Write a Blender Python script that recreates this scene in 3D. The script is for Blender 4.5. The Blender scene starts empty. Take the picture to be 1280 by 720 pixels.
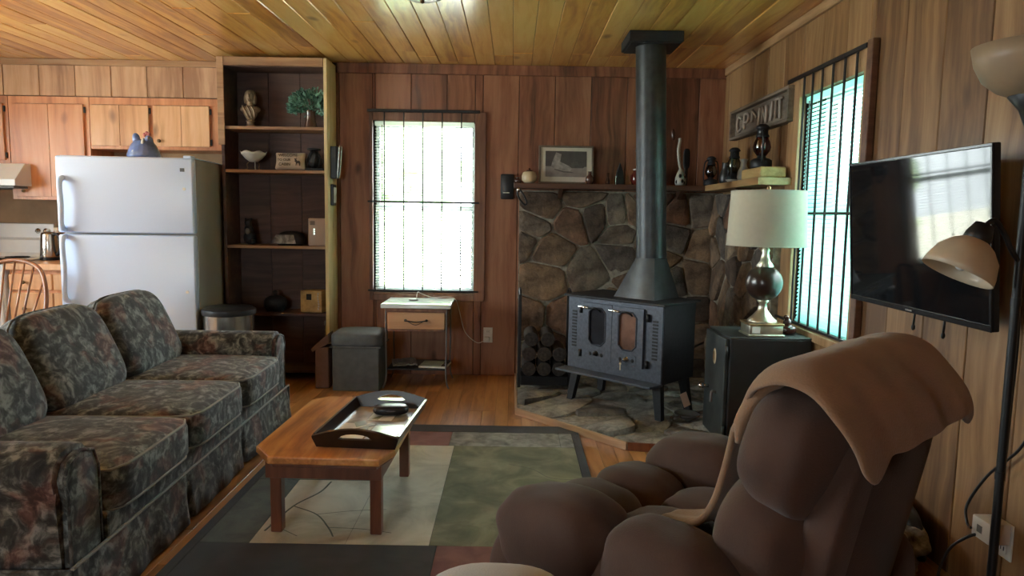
import bpy, bmesh, math, random
from mathutils import Vector, Matrix, Euler, noise

R = math.radians
random.seed(7)
scene = bpy.context.scene
COL = scene.collection

# ------------------------------------------------------------------ camera
cam_d = bpy.data.cameras.new('camera')
cam = bpy.data.objects.new('camera', cam_d)
COL.objects.link(cam)
cam_d.sensor_width = 36.0
cam_d.lens = 24.75
cam_d.clip_start = 0.05
cam.matrix_world = (Matrix.Translation((0, 0, 1.27)) @ Matrix.Rotation(R(90 - 5.97), 4, 'X')
                    @ Matrix.Rotation(R(0.93), 4, 'Z'))
scene.camera = cam

# ------------------------------------------------------------------ world (bright overcast sky)
world = bpy.data.worlds.new('overcast_sky')
scene.world = world
world.use_nodes = True
wn = world.node_tree.nodes
bg = wn['Background']
bg.inputs['Color'].default_value = (0.89, 0.96, 1.0, 1)
bg.inputs['Strength'].default_value = 9.0

# high sun behind the house: added to bounce off the yard onto the ceiling
sun_d = bpy.data.lights.new('sun', 'SUN')
sun_d.energy = 45.0
sun_d.angle = R(3)
sun_d.color = (1.0, 0.95, 0.86)
sun = bpy.data.objects.new('sun', sun_d)
COL.objects.link(sun)
sun.rotation_euler = (R(24), 0, 0)

# ------------------------------------------------------------------ view / cycles
scene.view_settings.view_transform = 'Standard'
scene.view_settings.look = 'None'
scene.view_settings.gamma = 1
scene.view_settings.exposure = 1.2
cy = scene.cycles
cy.use_denoising = True
try:
    cy.denoiser = 'OPENIMAGEDENOISE'
except Exception:
    pass
cy.max_bounces = 10
cy.diffuse_bounces = 6
cy.transparent_max_bounces = 12
cy.sample_clamp_indirect = 8.0
cy.caustics_reflective = False
cy.caustics_refractive = False


def portal(name, loc, rot, sx, sy):
    """daylight sampling portal filling one window opening (gives no light of its own)"""
    l = bpy.data.lights.new(name, 'AREA')
    l.shape = 'RECTANGLE'
    l.size, l.size_y = sx, sy
    o = bpy.data.objects.new(name, l)
    COL.objects.link(o)
    o.location = loc
    o.rotation_euler = rot
    l.cycles.is_portal = True
    return o


portal('daylight_back_window', (-0.69, 5.60, 1.31), (R(-90), 0, 0), 0.78, 1.31)
portal('daylight_right_window', (1.74, 3.62, 1.31), (0, R(90), 0), 1.31, 0.70)
portal('daylight_kitchen_window', (-4.98, 2.95, 1.5), (0, R(-90), 0), 1.3, 2.7)
portal('daylight_rear_window', (-1.9, -1.98, 1.40), (R(90), 0, 0), 0.8, 1.1)


# ================================================================== helpers
def tag(o, label=None, cat=None, group=None, kind=None):
    if label: o['label'] = label
    if cat: o['category'] = cat
    if group: o['group'] = group
    if kind: o['kind'] = kind
    return o


def thing(name, label, cat, loc=(0, 0, 0), rz=0.0, group=None):
    o = bpy.data.objects.new(name, None)
    COL.objects.link(o)
    o.empty_display_size = 0.05
    o.location = loc
    o.rotation_euler = (0, 0, rz)
    return tag(o, label, cat, group)


def mk(name, bm, mat, parent=None, smooth=False, loc=None, rot=None):
    me = bpy.data.meshes.new(name)
    bmesh.ops.recalc_face_normals(bm, faces=bm.faces[:])
    bm.to_mesh(me)
    bm.free()
    if smooth:
        me.polygons.foreach_set('use_smooth', [True] * len(me.polygons))
        if smooth == 'auto':
            try:
                me.set_sharp_from_angle(angle=R(35))
            except Exception:
                pass
    mats = mat if isinstance(mat, (list, tuple)) else [mat]
    for m in mats:
        me.materials.append(m)
    o = bpy.data.objects.new(name, me)
    COL.objects.link(o)
    if parent: o.parent = parent
    if loc: o.location = loc
    if rot: o.rotation_euler = rot
    return o


def link(name, me, parent=None, loc=None, rot=None, scale=None):
    o = bpy.data.objects.new(name, me)
    COL.objects.link(o)
    if parent: o.parent = parent
    if loc: o.location = loc
    if rot: o.rotation_euler = rot
    if scale: o.scale = scale
    return o


def NB():
    return bmesh.new()


def merge(bm, tb, M=None):
    if M is not None:
        bmesh.ops.transform(tb, matrix=M, verts=tb.verts[:])
    me = bpy.data.meshes.new('tmp')
    tb.to_mesh(me)
    tb.free()
    bm.from_mesh(me)
    bpy.data.meshes.remove(me)


def box(bm, x0, x1, y0, y1, z0, z1, r=0.0, seg=1, M=None):
    tb = NB()
    v = [tb.verts.new(p) for p in [(x0, y0, z0), (x1, y0, z0), (x1, y1, z0), (x0, y1, z0),
                                   (x0, y0, z1), (x1, y0, z1), (x1, y1, z1), (x0, y1, z1)]]
    for f in [(0, 3, 2, 1), (4, 5, 6, 7), (0, 1, 5, 4), (1, 2, 6, 5), (2, 3, 7, 6), (3, 0, 4, 7)]:
        tb.faces.new([v[i] for i in f])
    if r > 0:
        bmesh.ops.bevel(tb, geom=tb.edges[:], offset=r, segments=seg, affect='EDGES', profile=0.5)
    merge(bm, tb, M)
    return bm


def bx(x0, x1, y0, y1, z0, z1, r=0.0, seg=1):
    return box(NB(), x0, x1, y0, y1, z0, z1, r, seg)


def lathe(bm, prof, seg=24, c=(0, 0, 0), M=None, cap=True):
    tb = NB()
    rings = []
    for (r, z) in prof:
        if r < 1e-6:
            rings.append([tb.verts.new((c[0], c[1], c[2] + z))])
        else:
            rings.append([tb.verts.new((c[0] + r * math.cos(2 * math.pi * i / seg),
                                        c[1] + r * math.sin(2 * math.pi * i / seg), c[2] + z)) for i in range(seg)])
    for a, b in zip(rings[:-1], rings[1:]):
        for i in range(seg):
            j = (i + 1) % seg
            if len(a) == 1 and len(b) == 1: continue
            if len(a) == 1:
                tb.faces.new((a[0], b[i], b[j]))
            elif len(b) == 1:
                tb.faces.new((a[i], a[j], b[0]))
            else:
                tb.faces.new((a[i], a[j], b[j], b[i]))
    if cap:
        for rg in (rings[0], rings[-1]):
            if len(rg) > 2: tb.faces.new(rg)
    merge(bm, tb, M)
    return bm


def frame_from(d):
    d = d.normalized()
    up = Vector((0, 0, 1)) if abs(d.z) < 0.95 else Vector((1, 0, 0))
    a = d.cross(up).normalized()
    return a, d.cross(a).normalized()


def tube(bm, pts, rad, seg=8, closed=False, M=None):
    tb = NB()
    pts = [Vector(p) for p in pts]
    n = len(pts)
    rads = rad if isinstance(rad, (list, tuple)) else [rad] * n
    rings = []
    a = None
    for i, p in enumerate(pts):
        if closed:
            d = pts[(i + 1) % n] - pts[i - 1]
        else:
            d = pts[min(i + 1, n - 1)] - pts[max(i - 1, 0)]
        if d.length < 1e-9: d = Vector((0, 0, 1))
        d.normalize()
        if a is None:
            a, b = frame_from(d)
        else:
            a = (a - d * a.dot(d))
            if a.length < 1e-6: a, b = frame_from(d)
            a.normalize()
            b = d.cross(a)
        rings.append([tb.verts.new(p + rads[i] * (math.cos(2 * math.pi * k / seg) * a + math.sin(2 * math.pi * k / seg) * b)) for k in range(seg)])
    m = n if closed else n - 1
    for i in range(m):
        r0, r1 = rings[i], rings[(i + 1) % n]
        for k in range(seg):
            j = (k + 1) % seg
            tb.faces.new((r0[k], r0[j], r1[j], r1[k]))
    if not closed:
        tb.faces.new(rings[0])
        tb.faces.new(rings[-1])
    merge(bm, tb, M)
    return bm


def smoothpath(pts, k=6):
    """Catmull-Rom through the points"""
    P = [Vector(p) for p in pts]
    P = [P[0] * 2 - P[1]] + P + [P[-1] * 2 - P[-2]]
    out = []
    for i in range(1, len(P) - 2):
        for s in range(k):
            t = s / k
            a, b, c, d = P[i - 1], P[i], P[i + 1], P[i + 2]
            out.append(0.5 * ((2 * b) + (c - a) * t + (2 * a - 5 * b + 4 * c - d) * t * t + (3 * b - a - 3 * c + d) * t ** 3))
    out.append(P[-2])
    return out


def cyl(bm, p0, p1, r0, r1=None, seg=12):
    r1 = r0 if r1 is None else r1
    return tube(bm, [p0, p1], [r0, r1], seg)


def prism(bm, poly, a0, a1, axes='xyz', bevel=0.0, M=None):
    """poly in the first two axes, extruded a0..a1 on the third"""
    tb = NB()
    ix = {'x': 0, 'y': 1, 'z': 2}
    A, B, Cc = [ix[q] for q in axes]

    def pt(p, a):
        v = [0, 0, 0]
        v[A], v[B], v[Cc] = p[0], p[1], a
        return tb.verts.new(v)
    lo = [pt(p, a0) for p in poly]
    hi = [pt(p, a1) for p in poly]
    n = len(poly)
    for i in range(n):
        j = (i + 1) % n
        tb.faces.new((lo[i], lo[j], hi[j], hi[i]))
    f0 = tb.faces.new(lo)
    f1 = tb.faces.new(hi)
    if bevel > 0:
        es = list(set(f0.edges[:] + f1.edges[:]))
        bmesh.ops.bevel(tb, geom=es, offset=bevel, segments=2, affect='EDGES', profile=0.5)
    merge(bm, tb, M)
    return bm


def cush(bm, c, h, p=4.0, n=8, M=None, wob=0.0, seed=0, fn=None):
    """rounded box / ellipsoid (superellipsoid of exponent p), c centre, h half sizes"""
    tb = NB()
    vs = {}

    def gv(q):
        key = tuple(round(t, 5) for t in q)
        if key not in vs:
            L = sum(abs(t) ** p for t in q) ** (1 / p)
            u = Vector([t / L for t in q])
            if fn: u = Vector(fn(u))
            if wob:
                w = noise.noise(u * 2.1 + Vector((seed * 3.7, seed * 1.3, 0)))
                u = u * (1 + wob * w)
            vs[key] = tb.verts.new((c[0] + h[0] * u.x, c[1] + h[1] * u.y, c[2] + h[2] * u.z))
        return vs[key]
    for ax in range(3):
        for s in (-1, 1):
            for i in range(n):
                for j in range(n):
                    quad = []
                    for (di, dj) in ((0, 0), (1, 0), (1, 1), (0, 1)):
                        q = [0, 0, 0]
                        q[ax] = s
                        q[(ax + 1) % 3] = -1 + 2 * (i + di) / n
                        q[(ax + 2) % 3] = -1 + 2 * (j + dj) / n
                        quad.append(gv(q))
                    tb.faces.new(quad)
    merge(bm, tb, M)
    return bm


def sph(bm, c, r, n=6, M=None):
    h = r if isinstance(r, (list, tuple)) else (r, r, r)
    return cush(bm, c, h, 2.0, n, M)


def grid_sheet(bm, rows, closed=False):
    """rows of equal length vectors -> quad sheet"""
    V = [[bm.verts.new(p) for p in r] for r in rows]
    for a, b in zip(V[:-1], V[1:]):
        for i in range(len(a) - 1):
            bm.faces.new((a[i], a[i + 1], b[i + 1], b[i]))
    return bm


def mod(o, kind, **kw):
    m = o.modifiers.new(kind.lower(), kind)
    for k, v in kw.items():
        setattr(m, k, v)
    return m


def text(name, s, size, mat, parent, loc, rot, depth=0.001):
    cu = bpy.data.curves.new(name, 'FONT')
    cu.body = s
    cu.size = size
    cu.extrude = depth
    cu.align_x = 'CENTER'
    cu.align_y = 'CENTER'
    cu.materials.append(mat)
    o = bpy.data.objects.new(name, cu)
    COL.objects.link(o)
    o.parent = parent
    o.location = loc
    o.rotation_euler = rot
    me = bpy.data.meshes.new_from_object(o)
    bpy.data.objects.remove(o)
    return link(name, me, parent, loc, rot)


# ================================================================== materials
MATS = {}


def newmat(name):
    m = bpy.data.materials.new(name)
    m.use_nodes = True
    nt = m.node_tree
    return m, nt, nt.nodes['Principled BSDF']


def N(nt, t, **kw):
    n = nt.nodes.new(t)
    for k, v in kw.items():
        if k in n.inputs:
            n.inputs[k].default_value = v
        else:
            setattr(n, k, v)
    return n


def ramp(nt, stops, interp='LINEAR'):
    n = nt.nodes.new('ShaderNodeValToRGB')
    cr = n.color_ramp
    cr.interpolation = interp
    while len(cr.elements) < len(stops): cr.elements.new(0.5)
    for e, (p, c) in zip(cr.elements, stops):
        e.position = p
        e.color = (c[0], c[1], c[2], 1)
    return n


def setp(b, rough=0.5, metal=0.0, coat=0.0, spec=None, sheen=0.0):
    b.inputs['Roughness'].default_value = rough
    b.inputs['Metallic'].default_value = metal
    b.inputs['Coat Weight'].default_value = coat
    if spec is not None: b.inputs['Specular IOR Level'].default_value = spec
    if sheen: b.inputs['Sheen Weight'].default_value = sheen


def flat(name, col, rough=0.5, metal=0.0, var=0.12, scale=18.0, bump=0.0, coat=0.0, spec=None, sheen=0.0):
    """plain surface with a little procedural mottling"""
    m, nt, b = newmat(name)
    tc = N(nt, 'ShaderNodeTexCoord')
    no = N(nt, 'ShaderNodeTexNoise', Scale=scale, Detail=4.0)
    nt.links.new(tc.outputs['Object'], no.inputs['Vector'])
    lo = [max(0, c * (1 - var)) for c in col]
    hi = [min(1, c * (1 + var)) for c in col]
    r = ramp(nt, [(0.3, lo), (0.7, hi)])
    nt.links.new(no.outputs['Fac'], r.inputs['Fac'])
    nt.links.new(r.outputs['Color'], b.inputs['Base Color'])
    if bump:
        bp = N(nt, 'ShaderNodeBump', Strength=bump, Distance=0.01)
        nt.links.new(no.outputs['Fac'], bp.inputs['Height'])
        nt.links.new(bp.outputs['Normal'], b.inputs['Normal'])
    setp(b, rough, metal, coat, spec, sheen)
    return m


def wood(name, dark, mid, light, axis='z', rough=0.5, coat=0.0, scale=1.0, knots=True, vary=0.35, bump=0.25, coat_rough=0.15):
    """board wood: grain along axis, knots, tone differs from board to board"""
    m, nt, b = newmat(name)
    tc = N(nt, 'ShaderNodeTexCoord')
    oi = N(nt, 'ShaderNodeObjectInfo')
    mul = N(nt, 'ShaderNodeMath', operation='MULTIPLY')
    mul.inputs[1].default_value = 61.7
    nt.links.new(oi.outputs['Random'], mul.inputs[0])
    cmb = N(nt, 'ShaderNodeCombineXYZ')
    for k in range(3): nt.links.new(mul.outputs[0], cmb.inputs[k])
    add = N(nt, 'ShaderNodeVectorMath', operation='ADD')
    nt.links.new(tc.outputs['Object'], add.inputs[0])
    nt.links.new(cmb.outputs[0], add.inputs[1])
    # broad warping
    wn_ = N(nt, 'ShaderNodeTexNoise', Scale=2.2 * scale, Detail=2.0)
    nt.links.new(add.outputs[0], wn_.inputs['Vector'])
    sub = N(nt, 'ShaderNodeVectorMath', operation='MULTIPLY_ADD')
    nt.links.new(wn_.outputs['Color'], sub.inputs[0])
    sub.inputs[1].default_value = (0.09, 0.09, 0.09)
    nt.links.new(add.outputs[0], sub.inputs[2])
    mp = N(nt, 'ShaderNodeMapping')
    s = [26 * scale] * 3
    s['xyz'.index(axis)] = 1.3 * scale
    mp.inputs['Scale'].default_value = s
    nt.links.new(sub.outputs[0], mp.inputs['Vector'])
    g = N(nt, 'ShaderNodeTexNoise', Scale=1.0, Detail=6.0, Roughness=0.6)
    nt.links.new(mp.outputs[0], g.inputs['Vector'])
    mp2 = N(nt, 'ShaderNodeMapping')
    s2 = [6 * scale] * 3
    s2['xyz'.index(axis)] = 0.7 * scale
    mp2.inputs['Scale'].default_value = s2
    nt.links.new(sub.outputs[0], mp2.inputs['Vector'])
    g2 = N(nt, 'ShaderNodeTexNoise', Scale=1.0, Detail=3.0)
    nt.links.new(mp2.outputs[0], g2.inputs['Vector'])
    mx = N(nt, 'ShaderNodeMath', operation='MULTIPLY_ADD')
    nt.links.new(g.outputs['Fac'], mx.inputs[0])
    mx.inputs[1].default_value = 0.55
    h = N(nt, 'ShaderNodeMath', operation='MULTIPLY')
    h.inputs[1].default_value = 0.45
    nt.links.new(g2.outputs['Fac'], h.inputs[0])
    nt.links.new(h.outputs[0], mx.inputs[2])
    # board tone shift
    tone = N(nt, 'ShaderNodeMath', operation='MULTIPLY_ADD')
    nt.links.new(oi.outputs['Random'], tone.inputs[0])
    tone.inputs[1].default_value = vary * 0.5
    tone.inputs[2].default_value = -vary * 0.25
    sm = N(nt, 'ShaderNodeMath', operation='ADD')
    nt.links.new(mx.outputs[0], sm.inputs[0])
    nt.links.new(tone.outputs[0], sm.inputs[1])
    r = ramp(nt, [(0.35, dark), (0.5, mid), (0.66, light)])
    nt.links.new(sm.outputs[0], r.inputs['Fac'])
    colr = r.outputs['Color']
    if knots:
        mp3 = N(nt, 'ShaderNodeMapping')
        s3 = [5.0 * scale] * 3
        s3['xyz'.index(axis)] = 2.6 * scale
        mp3.inputs['Scale'].default_value = s3
        nt.links.new(sub.outputs[0], mp3.inputs['Vector'])
        vo = N(nt, 'ShaderNodeTexVoronoi', Scale=1.0)
        vo.inputs['Randomness'].default_value = 1.0
        nt.links.new(mp3.outputs[0], vo.inputs['Vector'])
        kr = ramp(nt, [(0.05, (1, 1, 1)), (0.17, (0, 0, 0))])
        nt.links.new(vo.outputs['Distance'], kr.inputs['Fac'])
        sel = N(nt, 'ShaderNodeSeparateColor')
        nt.links.new(vo.outputs['Color'], sel.inputs[0])
        gt = N(nt, 'ShaderNodeMath', operation='GREATER_THAN')
        gt.inputs[1].default_value = 0.55
        nt.links.new(sel.outputs[0], gt.inputs[0])
        kf = N(nt, 'ShaderNodeMath', operation='MULTIPLY')
        nt.links.new(kr.outputs['Color'], kf.inputs[0])
        nt.links.new(gt.outputs[0], kf.inputs[1])
        kf2 = N(nt, 'ShaderNodeMath', operation='MULTIPLY')
        kf2.inputs[1].default_value = 0.75
        nt.links.new(kf.outputs[0], kf2.inputs[0])
        mk_ = N(nt, 'ShaderNodeMix', data_type='RGBA')
        nt.links.new(kf2.outputs[0], mk_.inputs[0])
        nt.links.new(colr, mk_.inputs[6])
        mk_.inputs[7].default_value = (dark[0] * 0.45, dark[1] * 0.4, dark[2] * 0.4, 1)
        colr = mk_.outputs[2]
    nt.links.new(colr, b.inputs['Base Color'])
    if bump:
        bp = N(nt, 'ShaderNodeBump', Strength=bump, Distance=0.004)
        nt.links.new(mx.outputs[0], bp.inputs['Height'])
        nt.links.new(bp.outputs['Normal'], b.inputs['Normal'])
    setp(b, rough, 0, coat)
    b.inputs['Coat Roughness'].default_value = coat_rough
    return m


def stone_mat(name, cols, rough=0.85, scale=5.0, bump=0.8):
    m, nt, b = newmat(name)
    tc = N(nt, 'ShaderNodeTexCoord')
    oi = N(nt, 'ShaderNodeObjectInfo')
    n1 = N(nt, 'ShaderNodeTexNoise', Scale=scale, Detail=6.0, Roughness=0.65)
    nt.links.new(tc.outputs['Object'], n1.inputs['Vector'])
    n2 = N(nt, 'ShaderNodeTexNoise', Scale=scale * 5.5, Detail=6.0, Roughness=0.75, Distortion=0.8)
    nt.links.new(tc.outputs['Object'], n2.inputs['Vector'])
    k = len(cols)
    r1 = ramp(nt, [((i + 0.5) / k, c) for i, c in enumerate(cols)], 'CONSTANT')
    nt.links.new(oi.outputs['Random'], r1.inputs['Fac'])
    r2 = ramp(nt, [(0.30, (0.30, 0.27, 0.25)), (0.5, (0.95, 0.95, 0.95)), (0.70, (1.55, 1.5, 1.4))])
    nt.links.new(n1.outputs['Fac'], r2.inputs['Fac'])
    mu = N(nt, 'ShaderNodeMix', data_type='RGBA', blend_type='MULTIPLY')
    mu.inputs[0].default_value = 1.0
    nt.links.new(r1.outputs['Color'], mu.inputs[6])
    nt.links.new(r2.outputs['Color'], mu.inputs[7])
    r3 = ramp(nt, [(0.3, (0.62, 0.6, 0.58)), (0.7, (1.3, 1.28, 1.22))])
    nt.links.new(n2.outputs['Fac'], r3.inputs['Fac'])
    mu2 = N(nt, 'ShaderNodeMix', data_type='RGBA', blend_type='MULTIPLY')
    mu2.inputs[0].default_value = 1.0
    nt.links.new(mu.outputs[2], mu2.inputs[6])
    nt.links.new(r3.outputs['Color'], mu2.inputs[7])
    nt.links.new(mu2.outputs[2], b.inputs['Base Color'])
    sm = N(nt, 'ShaderNodeMath', operation='MULTIPLY_ADD')
    nt.links.new(n2.outputs['Fac'], sm.inputs[0])
    sm.inputs[1].default_value = 0.4
    nt.links.new(n1.outputs['Fac'], sm.inputs[2])
    bp = N(nt, 'ShaderNodeBump', Strength=bump, Distance=0.03)
    nt.links.new(sm.outputs[0], bp.inputs['Height'])
    nt.links.new(bp.outputs['Normal'], b.inputs['Normal'])
    setp(b, rough)
    return m


def floral(name):
    """dark tapestry upholstery: grey-green leaves, dusty rose flowers on charcoal"""
    m, nt, b = newmat(name)
    tc = N(nt, 'ShaderNodeTexCoord')
    oi = N(nt, 'ShaderNodeObjectInfo')
    mul = N(nt, 'ShaderNodeMath', operation='MULTIPLY')
    mul.inputs[1].default_value = 17.0
    nt.links.new(oi.outputs['Random'], mul.inputs[0])
    cm = N(nt, 'ShaderNodeCombineXYZ')
    nt.links.new(mul.outputs[0], cm.inputs[0])
    nt.links.new(mul.outputs[0], cm.inputs[1])
    ad = N(nt, 'ShaderNodeVectorMath', operation='ADD')
    nt.links.new(tc.outputs['Object'], ad.inputs[0])
    nt.links.new(cm.outputs[0], ad.inputs[1])
    w = N(nt, 'ShaderNodeTexNoise', Scale=7.0, Detail=3.0)
    nt.links.new(ad.outputs[0], w.inputs['Vector'])
    wa = N(nt, 'ShaderNodeVectorMath', operation='MULTIPLY_ADD')
    nt.links.new(w.outputs['Color'], wa.inputs[0])
    wa.inputs[1].default_value = (0.16, 0.16, 0.16)
    nt.links.new(ad.outputs[0], wa.inputs[2])
    a = N(nt, 'ShaderNodeTexNoise', Scale=23.0, Detail=5.0, Roughness=0.6)
    nt.links.new(wa.outputs[0], a.inputs['Vector'])
    ra = ramp(nt, [(0.36, (0.018, 0.020, 0.020)), (0.46, (0.042, 0.046, 0.044)), (0.54, (0.105, 0.115, 0.108)), (0.64, (0.25, 0.265, 0.25))])
    nt.links.new(a.outputs['Fac'], ra.inputs['Fac'])
    f = N(nt, 'ShaderNodeTexNoise', Scale=6.5, Detail=2.0)
    nt.links.new(wa.outputs[0], f.inputs['Vector'])
    rf = ramp(nt, [(0.54, (0, 0, 0)), (0.63, (1, 1, 1))])
    nt.links.new(f.outputs['Fac'], rf.inputs['Fac'])
    rfc = ramp(nt, [(0.38, (0.055, 0.024, 0.021)), (0.5, (0.13, 0.058, 0.047)), (0.64, (0.26, 0.17, 0.135))])
    nt.links.new(a.outputs['Fac'], rfc.inputs['Fac'])
    mx = N(nt, 'ShaderNodeMix', data_type='RGBA')
    sc_ = N(nt, 'ShaderNodeMath', operation='MULTIPLY')
    sc_.inputs[1].default_value = 0.75
    nt.links.new(rf.outputs['Color'], sc_.inputs[0])
    nt.links.new(sc_.outputs[0], mx.inputs[0])
    nt.links.new(ra.outputs['Color'], mx.inputs[6])
    nt.links.new(rfc.outputs['Color'], mx.inputs[7])
    nt.links.new(mx.outputs[2], b.inputs['Base Color'])
    nw = N(nt, 'ShaderNodeTexNoise', Scale=260.0, Detail=2.0)
    nt.links.new(tc.outputs['Object'], nw.inputs['Vector'])
    bp = N(nt, 'ShaderNodeBump', Strength=0.25, Distance=0.003)
    nt.links.new(nw.outputs['Fac'], bp.inputs['Height'])
    nt.links.new(bp.outputs['Normal'], b.inputs['Normal'])
    setp(b, 0.8, 0, 0, 0.3, 0.15)
    return m


def fabric(name, col, var=0.25, scale=9.0, fine=220.0, rough=0.9, sheen=0.25, bump=0.3):
    m, nt, b = newmat(name)
    tc = N(nt, 'ShaderNodeTexCoord')
    n1 = N(nt, 'ShaderNodeTexNoise', Scale=scale, Detail=5.0)
    n2 = N(nt, 'ShaderNodeTexNoise', Scale=fine, Detail=2.0)
    nt.links.new(tc.outputs['Object'], n1.inputs['Vector'])
    nt.links.new(tc.outputs['Object'], n2.inputs['Vector'])
    r = ramp(nt, [(0.3, [c * (1 - var) for c in col]), (0.7, [c * (1 + var) for c in col])])
    nt.links.new(n1.outputs['Fac'], r.inputs['Fac'])
    nt.links.new(r.outputs['Color'], b.inputs['Base Color'])
    bp = N(nt, 'ShaderNodeBump', Strength=bump, Distance=0.004)
    nt.links.new(n2.outputs['Fac'], bp.inputs['Height'])
    nt.links.new(bp.outputs['Normal'], b.inputs['Normal'])
    setp(b, rough, 0, 0, 0.25, sheen)
    return m


def rugmat(name, ca, cb, cc=None, scale=7.0):
    m, nt, b = newmat(name)
    tc = N(nt, 'ShaderNodeTexCoord')
    n1 = N(nt, 'ShaderNodeTexNoise', Scale=scale, Detail=6.0, Roughness=0.6, Distortion=0.6)
    n2 = N(nt, 'ShaderNodeTexNoise', Scale=320.0, Detail=2.0)
    nt.links.new(tc.outputs['Object'], n1.inputs['Vector'])
    nt.links.new(tc.outputs['Object'], n2.inputs['Vector'])
    st = [(0.34, ca), (0.62, cb)]
    if cc: st = [(0.33, ca), (0.5, cb), (0.66, cc)]
    r = ramp(nt, st)
    nt.links.new(n1.outputs['Fac'], r.inputs['Fac'])
    nt.links.new(r.outputs['Color'], b.inputs['Base Color'])
    bp = N(nt, 'ShaderNodeBump', Strength=0.5, Distance=0.004)
    nt.links.new(n2.outputs['Fac'], bp.inputs['Height'])
    nt.links.new(bp.outputs['Normal'], b.inputs['Normal'])
    setp(b, 0.95, 0, 0, 0.15, 0.2)
    return m


def glassmat(name, tint=(1, 1, 1), gloss=0.08, rough=0.02):
    m = bpy.data.materials.new(name)
    m.use_nodes = True
    nt = m.node_tree
    nt.nodes.remove(nt.nodes['Principled BSDF'])
    out = nt.nodes['Material Output']
    t = N(nt, 'ShaderNodeBsdfTransparent')
    t.inputs[0].default_value = (*tint, 1)
    g = N(nt, 'ShaderNodeBsdfGlossy')
    g.inputs['Roughness'].default_value = rough
    lw = N(nt, 'ShaderNodeLayerWeight')
    lw.inputs[0].default_value = 0.25
    ma = N(nt, 'ShaderNodeMath', operation='MULTIPLY_ADD')
    nt.links.new(lw.outputs['Fresnel'], ma.inputs[0])
    ma.inputs[1].default_value = 0.7
    ma.inputs[2].default_value = gloss
    mx = N(nt, 'ShaderNodeMixShader')
    nt.links.new(ma.outputs[0], mx.inputs[0])
    nt.links.new(t.outputs[0], mx.inputs[1])
    nt.links.new(g.outputs[0], mx.inputs[2])
    nt.links.new(mx.outputs[0], out.inputs[0])
    return m


def translucent(name, col, amount=0.5, rough=0.6, tcol=None):
    m, nt, b = newmat(name)
    out = nt.nodes['Material Output']
    tc = N(nt, 'ShaderNodeTexCoord')
    no = N(nt, 'ShaderNodeTexNoise', Scale=40.0, Detail=3.0)
    nt.links.new(tc.outputs['Object'], no.inputs['Vector'])
    r = ramp(nt, [(0.3, [c * 0.95 for c in col]), (0.7, [min(1, c * 1.03) for c in col])])
    nt.links.new(no.outputs['Fac'], r.inputs['Fac'])
    nt.links.new(r.outputs['Color'], b.inputs['Base Color'])
    setp(b, rough)
    t = N(nt, 'ShaderNodeBsdfTranslucent')
    t.inputs[0].default_value = (*(tcol or col), 1)
    mx = N(nt, 'ShaderNodeMixShader')
    mx.inputs[0].default_value = amount
    nt.links.new(b.outputs[0], mx.inputs[1])
    nt.links.new(t.outputs[0], mx.inputs[2])
    nt.links.new(mx.outputs[0], out.inputs[0])
    return m


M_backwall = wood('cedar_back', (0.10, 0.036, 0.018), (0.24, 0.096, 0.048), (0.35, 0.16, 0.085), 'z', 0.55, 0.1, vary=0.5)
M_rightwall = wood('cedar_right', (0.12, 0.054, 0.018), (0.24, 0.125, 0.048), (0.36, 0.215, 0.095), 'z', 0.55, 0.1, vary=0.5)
M_soffit = wood('cedar_soffit', (0.36, 0.19, 0.105), (0.58, 0.36, 0.22), (0.70, 0.49, 0.33), 'z', 0.5, 0.1, vary=0.45)
M_ceiling = wood('varnished_pine', (0.48, 0.185, 0.032), (0.82, 0.42, 0.095), (0.94, 0.60, 0.19), 'y', 0.34, 1.0, vary=0.42, bump=0.12, coat_rough=0.17)
M_floor = wood('oak_floor', (0.26, 0.105, 0.028), (0.46, 0.21, 0.065), (0.60, 0.31, 0.11), 'y', 0.32, 0.35, vary=0.4, knots=False, bump=0.12)
M_cabinet = wood('orange_pine', (0.48, 0.19, 0.085), (0.68, 0.31, 0.145), (0.78, 0.41, 0.22), 'z', 0.4, 0.2, vary=0.25, scale=0.9)
M_cabinet_l = wood('light_pine', (0.54, 0.27, 0.12), (0.73, 0.42, 0.22), (0.82, 0.53, 0.31), 'z', 0.4, 0.2, vary=0.25, scale=0.9)
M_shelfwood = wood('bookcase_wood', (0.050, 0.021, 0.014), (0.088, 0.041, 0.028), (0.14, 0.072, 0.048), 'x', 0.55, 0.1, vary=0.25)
M_shelfpale = wood('pale_pine', (0.42, 0.30, 0.13), (0.60, 0.46, 0.22), (0.72, 0.58, 0.32), 'z', 0.5, 0.1, vary=0.2)
M_tablewood = wood('coffee_oak', (0.20, 0.062, 0.014), (0.56, 0.24, 0.062), (0.80, 0.46, 0.16), 'y', 0.28, 0.6, vary=0.1, bump=0.08, coat_rough=0.06)
M_tableleg = wood('coffee_oak_leg', (0.075, 0.022, 0.011), (0.15, 0.050, 0.024), (0.22, 0.080, 0.038), 'z', 0.35, 0.3, vary=0.1, knots=False, bump=0.08)
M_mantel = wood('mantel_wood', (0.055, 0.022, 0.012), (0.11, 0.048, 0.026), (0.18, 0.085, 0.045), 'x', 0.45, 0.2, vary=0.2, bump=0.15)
M_mantel_r = wood('mantel_pale', (0.24, 0.14, 0.06), (0.40, 0.25, 0.11), (0.50, 0.34, 0.17), 'y', 0.5, 0.1, vary=0.2, bump=0.15)
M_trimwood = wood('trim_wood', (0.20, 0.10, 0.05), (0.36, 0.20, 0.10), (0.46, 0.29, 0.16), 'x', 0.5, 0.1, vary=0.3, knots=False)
M_trimwood_y = wood('trim_wood_y', (0.24, 0.13, 0.06), (0.42, 0.26, 0.13), (0.52, 0.35, 0.19), 'y', 0.5, 0.1, vary=0.3, knots=False)
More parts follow.
